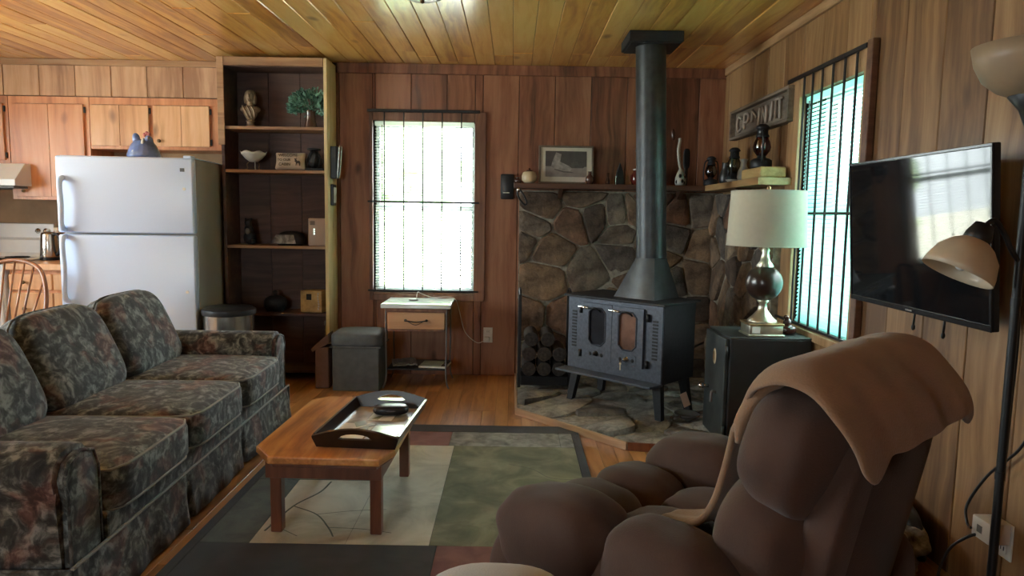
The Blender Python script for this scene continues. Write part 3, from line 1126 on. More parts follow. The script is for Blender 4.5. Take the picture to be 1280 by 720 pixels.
mk('badge', bx(-0.078, -0.05, -0.002, 0.001, 1.512, 1.535, 0.0008), M_greypl, d1)
for dd, z in ((d1, 1.40), (d2, 0.72)):
    b = NB()
    cyl(b, (-0.055, 0.001, z), (-0.055, -0.003, z), 0.010, seg=12)
    mk('cap', b, M_whitepl, dd)
mk('kick_grille', bx(-0.84, -0.005, 0.03, 0.075, 0.01, 0.085, 0.003), M_greypl, fr)
b = NB()
box(b, -0.06, -0.01, 0.01, 0.09, 1.60, 1.618, 0.004)
mk('hinge_cover', b, M_fridge, fr)

# blue hen jug on the refrigerator
hen = thing('hen_jug', 'blue glazed hen shaped jug on top of the refrigerator', 'jug', (-2.49, 4.80, 1.608), R(6))
b = NB()
prof = [(0.0, 0.0), (0.104, 0.0), (0.106, 0.012), (0.096, 0.045), (0.078, 0.085), (0.058, 0.110), (0.03, 0.118), (0, 0.12)]
lathe(b, prof, 20)
cush(b, (-0.028, 0, 0.125), (0.026, 0.022, 0.046), 2.0, 5, Matrix.Rotation(R(-8), 4, 'Y'))
cush(b, (0.036, -0.01, 0.105), (0.030, 0.026, 0.045), 2.0, 5)
o = mk('body', b, M_henblue, hen, True)
mod(o, 'REMESH', mode='VOXEL', voxel_size=0.006, use_smooth_shade=True)
b = NB()
for k, (x_, z_) in enumerate([(0.012, 0.152), (0.026, 0.163), (0.04, 0.158)]): sph(b, (x_, -0.012, z_), (0.011, 0.006, 0.014), 3)
mk('comb', b, M_henred, hen, True)
b = NB()
lathe(b, [(0.009, 0), (0.0, 0.022)], 8, M=Matrix.Translation((0.045, -0.035, 0.128)) @ Matrix.Rotation(R(100), 4, 'X'))
mk('beak', b, M_henwhite, hen, True)
b = NB()
cush(b, (-0.006, -0.062, 0.085), (0.010, 0.012, 0.045), 2.5, 4, Matrix.Rotation(R(14), 4, 'Y'))
cush(b, (-0.028, -0.084, 0.035), (0.016, 0.008, 0.014), 2.5, 4)
mk('white_feathers', b, M_henwhite, hen, True)

# ================================================================== kitchen units
def knob(parent, x_, y_, z_, mat=None):
    b = NB()
    lathe(b, [(0.006, 0), (0.006, 0.012), (0.014, 0.018), (0.013, 0.026), (0.0, 0.029)], 12,
          M=Matrix.Translation((x_, y_, z_)) @ Matrix.Rotation(R(90), 4, 'X'))
    return mk('knob', b, mat or M_brassd, parent, True)


def wall_cabinet(label, x0, x1, z0, z1, doors, mat):
    t = thing('wall_cabinet', label, 'cabinet', ((x0 + x1) / 2, YS, z0))
    c, H, hw = (x0 + x1) / 2, z1 - z0, (x1 - x0) / 2
    mk('carcass', bx(-hw, hw, 0.02, YK - YS - 0.001, 0, H - 0.002, 0.002), M_cabinet, t)
    b = NB()
    box(b, -hw, hw, 0.0, 0.02, H - 0.055, H - 0.002, 0.001)
    box(b, -hw, hw, 0.0, 0.02, 0, 0.035, 0.001)
    xs = sorted([-hw] + [v for d in doors for v in (d[0] - c, d[1] - c)] + [hw])
    for a, e in ((-hw, doors[0][0] - c + 0.008), (doors[-1][1] - c - 0.008, hw)):
        if e > a: box(b, a, e, 0.0, 0.0195, 0.035, H - 0.055, 0.001)
    for p, q in zip(doors[:-1], doors[1:]):
        box(b, p[1] - c - 0.008, q[0] - c + 0.008, 0.0, 0.0195, 0.035, H - 0.055, 0.001)
    mk('face_frame', b, M_cabinet, t)
    for (a, e, kx, side, dm) in doors:
        mid = (a + e) / 2 - c
        b = NB()
        box(b, mid, e - c, -0.019, -0.001, 0.025, H - 0.06, 0.002)
        box(b, a - c, mid - 0.002, -0.019, -0.001, 0.025, H - 0.06, 0.002)
        d = mk('door', b, dm, t)
        knob(d, kx - c, -0.019, 0.065)
        hx = (e - c + 0.005) if side > 0 else (a - c - 0.005)
        for zz in (0.06, H - 0.10):
            mk('hinge', bx(hx - 0.008, hx + 0.008, -0.012, -0.001, zz - 0.022, zz + 0.022, 0.002), M_black, d)
    return t


wall_cabinet('orange wall cabinet at the frame edge above the range hood', -4.52, -3.885, 1.60, 2.112, [(-4.49, -3.915, -4.46, 1, M_cabinet)], M_cabinet)
wall_cabinet('tall orange wall cabinet above the kitchen counter', -3.880, -3.262, 1.325, 2.112, [(-3.835, -3.30, -3.772, 1, M_cabinet)], M_cabinet)
wall_cabinet('short two door wall cabinet above the refrigerator', -3.258, -2.255, 1.72, 2.112,
             [(-3.243, -2.80, -2.835, 1, M_cabinet_l), (-2.765, -2.335, -2.715, 1, M_cabinet_l)], M_cabinet_l)

cb = thing('base_cabinet', 'pine kitchen base cabinet with drawers left of the refrigerator', 'cabinet', (-3.395, 5.17, 0))
mk('carcass', bx(-0.33, 0.355, 0.02, 0.645, 0.0, 0.805, 0.003), M_cabinet, cb)
for (a, e) in ((-0.325, -0.004), (0.004, 0.35)):
    for (za, zb) in ((0.655, 0.775), (0.40, 0.635), (0.10, 0.38)):
        d = mk('drawer', bx(a, e, 0.0, 0.02, za, zb, 0.005), M_cabinet_l, cb)
        knob(d, (a + e) / 2 - 0.04, 0.0, (za + zb) / 2)
ct = mk('countertop', bx(-3.725, -3.035, 5.145, 5.815, 0.806, 0.852, 0.004), M_cabinet_l)
tag(ct, 'orange wood edged kitchen counter top between range and refrigerator', 'countertop')
rg = thing('kitchen_range', 'white kitchen range with knobs on its back panel', 'stove', (-4.11, 5.13, 0))
mk('body', bx(-0.378, 0.375, 0.02, 0.66, 0.02, 0.845, 0.006), M_white, rg)
mk('cooktop', bx(-0.38, 0.377, 0.0, 0.60, 0.845, 0.868, 0.006, 2), M_white, rg)
b = NB()
prism(b, [(0.55, 0.868), (0.575, 0.90), (0.575, 1.0), (0.60, 1.02), (0.615, 1.13), (0.655, 1.135), (0.66, 0.868)], -0.378, 0.375, 'yzx', 0.004)
bgp = mk('back_panel', b, M_white, rg)
for xx in (-0.30, -0.22, 0.25, 0.315):
    b = NB()
    lathe(b, [(0.022, 0), (0.022, 0.006), (0.013, 0.010), (0.011, 0.026), (0, 0.028)], 14, M=Matrix.Translation((xx, 0.607, 1.075)) @ Matrix.Rotation(R(98), 4, 'X'))
    mk('knob', b, M_chrome, bgp, True)
mk('oven_door', bx(-0.37, 0.367, 0.0, 0.02, 0.22, 0.72, 0.005), M_white, rg)
for (xx, yy) in ((-0.2, 0.16), (0.2, 0.16), (-0.2, 0.42), (0.2, 0.42)):
    b = NB()
    for rr in (0.03, 0.055, 0.08):
        tube(b, [(xx + rr * math.cos(a * math.pi / 8), yy + rr * math.sin(a * math.pi / 8), 0.872) for a in range(16)], 0.005, 5, True)
    mk('burner', b, M_black, rg, True)
b = NB()
prism(b, [(5.30, 1.425), (5.30, 1.47), (5.42, 1.595), (5.815, 1.595), (5.815, 1.425)], -4.48, -3.72, 'yzx', 0.004)
hd = mk('range_hood', b, M_white)
tag(hd, 'white sloped range hood under the cabinet at the frame edge', 'range hood')
mk('grille', bx(-4.45, -3.75, 5.33, 5.78, 1.405, 1.424, 0.002), M_greypl, hd)

kt = thing('kettle', 'stainless steel electric kettle with black handle on the kitchen counter', 'kettle', (-3.655, 5.55, 0.853))
b = NB()
lathe(b, [(0.0, 0.02), (0.062, 0.02), (0.065, 0.03), (0.055, 0.20), (0.05, 0.215), (0, 0.225)], 20)
mk('body', b, M_steel, kt, True)
b = NB()
lathe(b, [(0.0, 0.0), (0.068, 0.0), (0.066, 0.02), (0, 0.02)], 20)
mk('base', b, M_blackpl, kt, True)
b = NB()
tube(b, smoothpath([(0.05, -0.01, 0.205), (0.085, -0.015, 0.20), (0.098, -0.015, 0.15), (0.09, -0.012, 0.07), (0.062, -0.008, 0.04)], 5), 0.014, 8)
mk('handle', b, M_blackpl, kt, True)
b = NB()
sph(b, (0.0, 0.0, 0.232), (0.016, 0.016, 0.012), 4)
lathe(b, [(0.016, 0.215), (0.025, 0.255), (0.0, 0.258)], 10, c=(0.075, -0.01, 0))
mk('lid_knob', b, M_whitepl, kt, True)
cl = thing('kitchen_timer', 'small white kitchen timer on the counter beside the refrigerator', 'timer', (-3.44, 5.42, 0.853))
b = NB()
cush(b, (0, 0, 0.045), (0.035, 0.022, 0.045), 4, 6)
mk('case', b, M_white, cl, True)
mk('display', bx(-0.018, 0.018, -0.024, -0.021, 0.035, 0.062, 0.001), M_blackpl, cl)
mk('stand', bx(-0.03, 0.03, -0.02, 0.02, 0, 0.008, 0.002), M_greypl, cl)

# windsor chair
wc = thing('windsor_chair', 'bow back wooden windsor chair behind the left end of the sofa', 'chair', (-3.20, 4.42, 0), R(0))
b = NB()
cush(b, (0, -0.20, 0.445), (0.22, 0.21, 0.022), 3.0, 8)
mk('seat', b, M_chairwood, wc, True)
b = NB()
bow = [(-0.20, -0.03, 0.46), (-0.232, 0.02, 0.62), (-0.215, 0.055, 0.78), (-0.15, 0.085, 0.885), (0, 0.10, 0.925), (0.15, 0.085, 0.885), (0.215, 0.055, 0.78), (0.232, 0.02, 0.62), (0.20, -0.03, 0.46)]
tube(b, smoothpath(bow, 6), 0.014, 8)
mk('bow', b, M_chairwood, wc, True)
for k in range(7):
    s = (k - 3) / 3
    top = 0.925 - 0.085 * abs(s * 0.82) ** 2.2 - (0.07 if abs(s) > 0.9 else 0)
    b = NB()
    cyl(b, (s * 0.135, -0.035, 0.455), (s * 0.195, 0.098 - 0.03 * s * s, top - 0.005), 0.0075, 0.006, 7)
    mk('spindle', b, M_chairwood, wc, True)
for sx in (-1, 1):
    for sy in (0, 1):
        b = NB()
        p0 = Vector((sx * 0.13, -0.33 + sy * 0.24, 0.44))
        p1 = Vector((sx * 0.20, -0.41 + sy * 0.42, 0.0))
        tube(b, [p0, p0.lerp(p1, 0.3), p0.lerp(p1, 0.55), p0.lerp(p1, 0.75), p1], [0.013, 0.02, 0.014, 0.019, 0.012], 8)
        mk('leg', b, M_chairwood, wc, True)

# ================================================================== bookcase
bc = thing('bookcase', 'tall open dark wood bookcase with one pale side beside the window', 'bookcase', (-1.745, 5.2, 0))
HW = 0.385
ztop = 2.365
YD = 0.262
mk('side_panel', bx(-HW, -HW + 0.022, 0, YD, 0, ztop, 0.002), M_shelfwood, bc)
mk('side_panel', bx(HW - 0.024, HW, 0, YD, 0, ztop, 0.002), M_shelfpale, bc)['label'] = 'pale yellow pine side panel'
for k in range(3):
    w = (2 * HW - 0.05) / 3
    mk('back_plank', bx(-HW + 0.024 + k * w, -HW + 0.024 + (k + 1) * w - 0.003, YD - 0.012, YD, 0, ztop, 0.001), M_shelfwood, bc)
mk('header', bx(-HW + 0.0225, HW - 0.0245, -0.008, 0.02, 2.305, ztop, 0.003), M_trimwood, bc)
mk('top_board', bx(-HW + 0.0225, HW - 0.0245, 0.0205, YD - 0.013, 2.30, 2.32, 0.002), M_shelfwood, bc)
SHELF = [1.855, 1.543, 0.99, 0.488, 0.06]
for z in SHELF:
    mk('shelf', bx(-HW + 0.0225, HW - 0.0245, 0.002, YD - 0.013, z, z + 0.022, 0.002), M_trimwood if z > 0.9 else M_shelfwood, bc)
mk('stile', bx(-HW - 0.018, -HW + 0.03, -0.014, -0.001, 1.74, ztop, 0.002), M_trimwood, bc)
ST = [z + 0.0225 for z in SHELF]


def remeshed(name, b, mat, parent, vs):
    o = mk(name, b, mat, parent, True)
    mod(o, 'REMESH', mode='VOXEL', voxel_size=vs, use_smooth_shade=True)
    return o


# bust
bu = thing('bust', 'bronze coloured bust figurine on the top bookcase shelf', 'figurine', (-1.955, 5.31, ST[0]), R(8))
b = NB()
lathe(b, [(0, 0), (0.036, 0), (0.038, 0.008), (0.030, 0.016), (0.028, 0.04), (0.036, 0.05), (0, 0.052)], 16)
cush(b, (0, 0, 0.105), (0.066, 0.040, 0.056), 2.4, 8, fn=lambda u: (u.x * (0.78 + 0.3 * u.z), u.y * (0.8 + 0.2 * u.z), u.z))
cush(b, (0, 0, 0.132), (0.073, 0.036, 0.026), 2.4, 6)
lathe(b, [(0.026, 0.13), (0.022, 0.19)], 12)
cush(b, (0, -0.006, 0.225), (0.030, 0.036, 0.044), 2.2, 8)
cush(b, (0.0, 0.008, 0.238), (0.040, 0.036, 0.036), 2.2, 8)
for s in (-1, 1): cush(b, (s * 0.034, 0.004, 0.205), (0.012, 0.022, 0.036), 2.2, 5)
cush(b, (0, -0.043, 0.222), (0.006, 0.008, 0.014), 2.2, 4)
cush(b, (0, -0.036, 0.195), (0.014, 0.010, 0.012), 2.2, 4)
remeshed('body', b, M_bust, bu, 0.0045)
b = NB()
for k in range(3):
    tube(b, smoothpath([(-0.05 + k * 0.03, -0.026, 0.155), (-0.025 + k * 0.03, -0.045, 0.115), (-0.005 + k * 0.02, -0.036, 0.07)], 5), 0.006, 6)
mk('robe_fold', b, M_bust, bu, True)

# leafy plant
pl = thing('potted_plant', 'blue green leafy plant in a dark flared vase on the top bookcase shelf', 'plant', (-1.52, 5.345, ST[0]))
b = NB()
lathe(b, [(0, 0), (0.052, 0), (0.05, 0.01), (0.036, 0.07), (0.034, 0.12), (0.040, 0.135), (0.034, 0.137), (0.03, 0.12), (0, 0.12)], 18)
mk('vase', b, M_brownglaze, pl, True)
rl_ = random.Random(5)
b = NB()
for k in range(520):
    th = rl_.uniform(0, 2 * math.pi)
    ph = math.acos(rl_.uniform(-0.55, 1))
    rr = rl_.uniform(0.6, 1.0)
    off = Vector((0.045 if k % 3 == 0 else -0.025, 0, 0))
    c = Vector((0.135 * rr * math.sin(ph) * math.cos(th), 0.08 * rr * math.sin(ph) * math.sin(th), 0.165 + 0.115 * rr * math.cos(ph))) + off
    c.y = min(c.y, 0.052)
    c.y -= 0.035
    if c.x > 0.098: c.x = 0.098 - rl_.uniform(0, 0.02)
    d = (c - Vector((0, 0, 0.13))).normalized()
    s = d.cross(Vector((rl_.uniform(-1, 1), rl_.uniform(-1, 1), rl_.uniform(-1, 1)))).normalized()
    L, W = rl_.uniform(0.022, 0.036), rl_.uniform(0.010, 0.016)
    nrm = s.cross(d)
    p = [b.verts.new(c), b.verts.new(c + d * L * 0.5 + s * W + nrm * 0.003), b.verts.new(c + d * L), b.verts.new(c + d * L * 0.5 - s * W + nrm * 0.003)]
    b.faces.new(p)
o = mk('foliage', b, M_leaf, pl)
o['kind'] = 'stuff'
b = NB()
for k in range(14):
    th = k * 0.45 * math.pi
    tube(b, smoothpath([(0, 0, 0.11), (0.015 * math.cos(th), 0.012 * math.sin(th) - 0.01, 0.16), (0.065 * math.cos(th), 0.035 * math.sin(th) - 0.03, 0.205)], 3), 0.0015, 4)
mk('stems', b, M_leaf, pl)

# bowl on stand
bo = thing('bowl', 'white ruffled bowl on a curled metal stand on the second bookcase shelf', 'bowl', (-1.935, 5.30, ST[1]))
b = NB()
seg = 32
prof = [(0.0, 0.062), (0.03, 0.062), (0.06, 0.085), (0.088, 0.118), (0.094, 0.134), (0.09, 0.132), (0.055, 0.088), (0.0, 0.068)]
tb = NB()
lathe(tb, prof, seg)
for v in tb.verts:
    r0 = math.hypot(v.co.x, v.co.y)
    if r0 > 0.07: v.co.z += 0.006 * math.sin(6 * math.atan2(v.co.y, v.co.x))
merge(b, tb)
mk('dish', b, M_bowl, bo, True)
for k in range(3):
    th = R(-60 + 120 * k)
    b = NB()
    c_, s_ = math.cos(th), math.sin(th)
    pts = [(0.03 * c_, 0.03 * s_, 0.066), (0.05 * c_, 0.05 * s_, 0.045), (0.047 * c_, 0.047 * s_, 0.02), (0.055 * c_, 0.055 * s_, 0.004), (0.066 * c_, 0.066 * s_, 0.008)]
    tube(b, smoothpath(pts, 4), 0.004, 6)
    mk('stand_leg', b, M_brassd if k else M_bone, bo, True)

# cabin pillow
pw = thing('welcome_pillow', 'small tan pillow lettered WELCOME with a moose on the second shelf', 'pillow', (-1.665, 5.30, ST[1] + 0.006), R(-4))
b = NB()
cush(b, (0, 0, 0.066), (0.108, 0.034, 0.064), 9, 12, Matrix.Rotation(R(-10), 4, 'X'),
     fn=lambda u: (u.x * (1 + 0.12 * u.z ** 2), u.y * (1 - 0.85 * max(abs(u.x), abs(u.z)) ** 4), u.z * (0.94 + 0.10 * u.x ** 2)))
mk('cover', b, M_pillow, pw, True)
rt = (R(80), 0, 0)
text('lettering', 'WELCOME', 0.030, M_ink, pw, (-0.005, -0.026, 0.106), rt)
text('lettering', 'TO OUR', 0.026, M_ink, pw, (-0.035, -0.030, 0.073), rt)
text('lettering', 'CABIN', 0.030, M_ink, pw, (-0.03, -0.032, 0.040), rt)
b = NB()
moose = [(0.0, 0.0), (0.004, 0.0), (0.008, 0.018), (0.024, 0.018), (0.028, 0.0), (0.032, 0.0), (0.034, 0.022), (0.032, 0.032), (0.022, 0.038), (0.012, 0.036),
         (0.006, 0.042), (0.002, 0.054), (0.01, 0.058), (0.001, 0.060), (-0.004, 0.050), (-0.012, 0.058), (-0.012, 0.048), (-0.006, 0.042), (-0.012, 0.034), (-0.004, 0.030), (0.0, 0.022)]
prism(b, moose, 0, 0.0012, 'xyz')
mk('moose_print', b, M_ink, pw, loc=(0.055, -0.0325, 0.030), rot=(R(82), 0, 0))

# dark wire lantern on second shelf
wl = thing('wire_lantern', 'small black wirework lantern beside the tan pillow', 'lantern', (-1.49, 5.32, ST[1]))
b = NB()
box(b, -0.048, 0.085, -0.06, 0.05, 0, 0.022, 0.003)
mk('base', b, M_iron_d, wl)
b = NB()
cush(b, (0, 0, 0.085), (0.038, 0.03, 0.062), 2.6, 6, wob=0.25)
mk('body', b, M_black, wl, True)
b = NB()
for k in range(8):
    th = k * math.pi / 4
    tube(b, smoothpath([(0.055 * math.cos(th), 0.045 * math.sin(th), 0.022), (0.052 * math.cos(th + 0.3), 0.042 * math.sin(th + 0.3), 0.09), (0.02 * math.cos(th + 0.5), 0.02 * math.sin(th + 0.5), 0.155)], 4), 0.0035, 5)
mk('wirework', b, M_black, wl, True)
b = NB()
tube(b, smoothpath([(0.02, -0.02, 0.13), (0.055, -0.025, 0.10), (0.075, -0.02, 0.07), (0.05, -0.02, 0.055)], 5), 0.004, 6)
cush(b, (0, 0, 0.162), (0.05, 0.035, 0.010), 3, 5)
mk('cap', b, M_black, wl, True)

# third shelf
fg = thing('figurine', 'dark seated animal figurine at the left of the third shelf', 'figurine', (-1.99, 5.33, ST[2]))
b = NB()
cush(b, (0, 0, 0.05), (0.045, 0.04, 0.05), 2.2, 6)
cush(b, (0.0, -0.01, 0.11), (0.034, 0.032, 0.042), 2.2, 6)
cush(b, (0.0, -0.018, 0.165), (0.028, 0.028, 0.028), 2.2, 6)
for s in (-1, 1): sph(b, (s * 0.022, -0.012, 0.192), 0.010, 3)
cush(b, (0.035, -0.03, 0.02), (0.022, 0.03, 0.02), 2.2, 5)
remeshed('body', b, M_iron_d, fg, 0.006)
b = NB()
cush(b, (0.0, -0.040, 0.10), (0.018, 0.010, 0.024), 2.2, 4)
mk('bib', b, M_greypl, fg, True)
hb_ = thing('knitted_hat', 'dark cap with a grey patterned front on the third shelf', 'hat', (-1.685, 5.30, ST[2]))
b = NB()
cush(b, (0.01, 0.02, 0.045), (0.105, 0.072, 0.062), 3, 8, fn=lambda u: (u.x * (1 - 0.25 * max(0, u.z)), u.y, max(u.z, -0.72)))
mk('crown', b, M_iron_d, hb_, True)
b = NB()
prism(b, [(-0.115, 0.004), (0.075, 0.004), (0.055, 0.07), (-0.075, 0.07)], -0.073, -0.066, 'xzy', 0.002, Matrix.Rotation(R(-8), 4, 'X'))
mk('patterned_front', b, M_greycloth, hb_)
dv = thing('air_purifier', 'beige box device with three lit dots on the third shelf', 'device', (-1.462, 5.285, ST[2]), R(12))
b = NB()
box(b, -0.065, 0.065, -0.05, 0.06, 0, 0.205, 0.01, 3)
mk('case', b, M_device, dv, 'auto')
mk('display', bx(-0.052, -0.016, -0.0515, -0.049, 0.155, 0.185, 0.001), M_greypl, dv)
for z in (0.09, 0.107, 0.124):
    b = NB()
    sph(b, (-0.022, -0.0505, z), (0.005, 0.002, 0.006), 3)
    mk('indicator', b, M_led, dv, True)
# fourth shelf
rd = thing('wooden_box', 'small weathered wooden box with a dark square opening on the fourth shelf', 'box', (-1.50, 5.31, ST[3]), R(-10))
mk('body', bx(-0.085, 0.085, -0.06, 0.06, 0, 0.165, 0.006, 2), M_block, rd)
mk('opening', bx(-0.035, 0.005, -0.063, -0.059, 0.095, 0.14, 0.001), M_black, rd)
b = NB()
for k in range(7): sph(b, (0.06 + 0.004 * math.sin(k), -0.061, 0.03 + k * 0.019), (0.007, 0.004, 0.009), 3)
mk('bead_trim', b, M_bone, rd, True)
cs = thing('cast_iron_pot', 'dark lidded pot in the shadow of the fourth shelf', 'pot', (-1.80, 5.32, ST[3]))
b = NB()
lathe(b, [(0, 0), (0.06, 0), (0.085, 0.04), (0.085, 0.08), (0.07, 0.10), (0.04, 0.115), (0, 0.118)], 18)
mk('body', b, M_iron_d, cs, True)
b = NB()
lathe(b, [(0.012, 0.115), (0.02, 0.15), (0, 0.16)], 10)
mk('lid_knob', b, M_iron_d, cs, True)
# pockets on the side of the bookcase
wp = thing('wall_holder', 'black holder with a chrome front loop on the pale bookcase side', 'holder', (-1.359, 5.31, 1.515))
mk('pocket', bx(0.0, 0.045, -0.035, 0.045, 0, 0.235, 0.003), M_blackpl, wp)
b = NB()
tube(b, smoothpath([(0.048, -0.03, 0.0), (0.058, -0.03, 0.12), (0.066, -0.03, 0.232), (0.066, 0.04, 0.232), (0.058, 0.04, 0.12), (0.048, 0.04, 0.0)], 4), 0.004, 6, True)
mk('loop', b, M_chrome, wp, True)
wq = thing('thermometer_plaque', 'small black framed pale plaque under the holder on the bookcase side', 'plaque', (-1.359, 5.31, 1.315))
mk('frame', bx(0.0, 0.022, -0.04, 0.05, 0, 0.155, 0.004), M_blackpl, wq)
mk('dial', bx(0.020, 0.025, -0.028, 0.038, 0.02, 0.135, 0.002), M_paper, wq)
kh = thing('key_hook', 'small dark hook with hanging keys low inside the bookcase', 'hook', (-1.385, 5.26, 0.40))
mk('plate', bx(-0.02, -0.0005, -0.04, 0.04, 0.02, 0.05, 0.002), M_greypl, kh)
b = NB()
tube(b, [(-0.015, 0, 0.02), (-0.02, 0, -0.02), (-0.017, 0, -0.07)], 0.006, 6)
mk('keys', b, M_steel, kh)

# trash can
tr = thing('trash_can', 'stainless steel trash can with a black lid between refrigerator and bookcase', 'trash can', (-1.925, 4.75, 0))
b = NB()
lathe(b, [(0, 0.03), (0.158, 0.03), (0.160, 0.05), (0.163, 0.57), (0, 0.57)], 36)
mk('body', b, M_steel, tr, 'auto')
b = NB()
lathe(b, [(0, 0), (0.166, 0), (0.166, 0.03), (0, 0.03)], 36)
mk('base_ring', b, M_blackpl, tr, 'auto')
b = NB()
lathe(b, [(0.172, 0.565), (0.176, 0.58), (0.174, 0.60), (0.15, 0.615), (0, 0.622)], 36)
mk('lid', b, M_blackpl, tr, 'auto')
mk('pedal', bx(-0.03, 0.03, -0.20, -0.15, 0.01, 0.025, 0.004), M_blackpl, tr)

# ================================================================== sofa
so = thing('sofa', 'dark floral tapestry sofa with skirt and three seat cushions', 'sofa', (-1.755, 3.06, 0), R(92))
mk('base', bx(-0.90, 0.90, -0.405, 0.44, 0.10, 0.285, 0.015, 2), M_floral, so)
# skirt
bm = NB()
rows = []
nx = 160
zs = [0.012, 0.08, 0.15, 0.205, 0.215]
xs = [-1.12 + 2.24 * i / nx for i in range(nx + 1)]
for z in zs:
    r_ = []
    for x_ in xs:
        t = 1 - (z - 0.012) / 0.21
        y_ = -0.438 - 0.022 * t - 0.004 * t * math.sin(x_ * 31) - 0.003 * t * math.sin(x_ * 13 + 1)
        for px_ in (-0.32, 0.32):
            g = (x_ - px_) / 0.022
            y_ += 0.03 * t * math.exp(-g * g)
        r_.append((x_, y_, z))
    rows.append(r_)
grid_sheet(bm, rows)
o = mk('skirt', bm, M_floral, so, True)
mod(o, 'SOLIDIFY', thickness=0.006)
for s in (-1, 1):
    mk('skirt_side', bx(s * 1.118 - 0.006, s * 1.118 + 0.006, -0.45, 0.46, 0.012, 0.215, 0.003), M_floral, so)
b = NB()
tube(b, [(-1.12, -0.446, 0.217), (1.12, -0.446, 0.217)], 0.006, 6)
mk('skirt_piping', b, M_piping, so)
mk('front_rail', bx(-0.915, 0.915, -0.442, -0.40, 0.215, 0.30, 0.01, 2), M_floral, so)
# arms
for s in (-1, 1):
    b = NB()
    prof = [(0.92, 0.10), (0.92, 0.40), (0.915, 0.46), (0.93, 0.515), (0.965, 0.552), (1.02, 0.565), (1.075, 0.555), (1.115, 0.525), (1.128, 0.48),
            (1.12, 0.44), (1.105, 0.415), (1.105, 0.10)]
    prism(b, [(s * p, q) for p, q in prof], -0.405, 0.45, 'xzy', 0.012)
    arm = mk('arm', b, M_floral, so, 'auto')
    b = NB()
    pan = [(0.928, 0.20), (0.93, 0.47), (0.955, 0.525), (1.02, 0.545), (1.085, 0.525), (1.108, 0.48), (1.092, 0.42), (1.09, 0.20)]
    prism(b, [(s * p, q) for p, q in pan], -0.43, -0.40, 'xzy', 0.010)
    mk('arm_front', b, M_floral, arm, 'auto')
    b = NB()
    tube(b, [(s * p, -0.428, q) for p, q in pan], 0.006, 6)
    mk('arm_piping', b, M_floral, arm, True)
mk('back_frame', bx(-0.96, 0.96, 0.30, 0.47, 0.10, 0.70, 0.03, 3), M_floral, so, 'auto')
for i in range(3):
    xc = -0.612 + 0.612 * i
    b = NB()
    cush(b, (xc, -0.12, 0.365), (0.304, 0.355, 0.082), 9.0, 12, fn=lambda u: (u.x, u.y, u.z * (1 + 0.28 * (1 - u.x ** 2) * (1 - u.y ** 2) * (u.z > 0))))
    sc_o = mk('seat_cushion', b, M_floral, so, True)
    b = NB()
    for zz in (0.432, 0.298):
        pts = []
        for k in range(40):
            a = 2 * math.pi * k / 40
            c_, s_ = math.cos(a), math.sin(a)
            q = (abs(c_) ** 9 + abs(s_) ** 9) ** (-1 / 9)
            pts.append((xc + 0.299 * c_ * q, -0.12 + 0.350 * s_ * q, zz))
        tube(b, pts, 0.0055, 6, True)
    mk('piping', b, M_piping, sc_o, True)
    b = NB()
    Mx = Matrix.Translation((xc, 0.225, 0.605)) @ Matrix.Rotation(R(-17), 4, 'X')
    cush(b, (0, 0, 0), (0.308, 0.115, 0.225), 4.2, 12, Mx, fn=lambda u: (u.x * (1 - 0.04 * u.z), u.y * (1.0 - 0.25 * u.z), u.z))
    bo_ = mk('back_cushion', b, M_floral, so, True)
    b = NB()
    pts = []
    for k in range(44):
        a = 2 * math.pi * k / 44
        c_, s_ = math.cos(a), math.sin(a)
        q = (abs(c_) ** 4.6 + abs(s_) ** 4.6) ** (-1 / 4.6)
        pts.append(Mx @ Vector((0.309 * c_ * q, -0.015, 0.226 * s_ * q)))
    tube(b, pts, 0.005, 6, True)
    mk('piping', b, M_floral, bo_, True)

# ================================================================== rug
RX0, RX1, RY0, RY1 = -1.215, 0.40, 1.55, 4.10
rug = thing('area_rug', 'patchwork area rug in beige, green, red and charcoal under the coffee table', 'rug', ((RX0 + RX1) / 2, (RY0 + RY1) / 2, 0), R(0))
m_char = rugmat('rug_charcoal', (0.018, 0.019, 0.020), (0.034, 0.036, 0.037))
m_beige = rugmat('rug_beige', (0.36, 0.35, 0.27), (0.54, 0.52, 0.42), (0.66, 0.64, 0.53), 4.0)
m_green = rugmat('rug_green', (0.09, 0.095, 0.052), (0.165, 0.17, 0.095), (0.27, 0.27, 0.165), 5.0)
m_red = rugmat('rug_red', (0.15, 0.050, 0.042), (0.24, 0.10, 0.085))
m_grey = rugmat('rug_grey', (0.10, 0.105, 0.095), (0.22, 0.225, 0.20), (0.34, 0.345, 0.31), 14.0)
m_dgreen = rugmat('rug_dark_green', (0.045, 0.055, 0.045), (0.10, 0.115, 0.09), None, 9.0)
m_brown = rugmat('rug_brown', (0.075, 0.055, 0.042), (0.13, 0.10, 0.075))
cells_ = [
    (-1.215, 0.40, 3.965, 4.10, 0), (0.355, 0.40, 1.55, 3.965, 0), (-1.215, -1.175, 1.55, 3.965, 0),
    (-1.175, -0.62, 3.20, 3.965, 5), (-0.62, -0.33, 3.72, 3.965, 3), (-0.62, -0.30, 2.56, 3.72, 1),
    (-0.33, 0.28, 3.72, 3.965, 4), (0.28, 0.355, 3.72, 3.965, 4), (-0.30, 0.355, 2.56, 3.72, 2),
    (-1.175, -0.985, 2.56, 3.20, 5), (-0.985, -0.62, 2.56, 3.20, 1),
    (-1.175, -0.27, 2.05, 2.56, 0), (-0.27, 0.355, 2.05, 2.56, 3),
    (-1.175, 0.355, 1.55, 2.05, 6)]
cxr, cyr = (RX0 + RX1) / 2, (RY0 + RY1) / 2
mats_rug = [m_char, m_beige, m_green, m_red, m_grey, m_dgreen, m_brown]
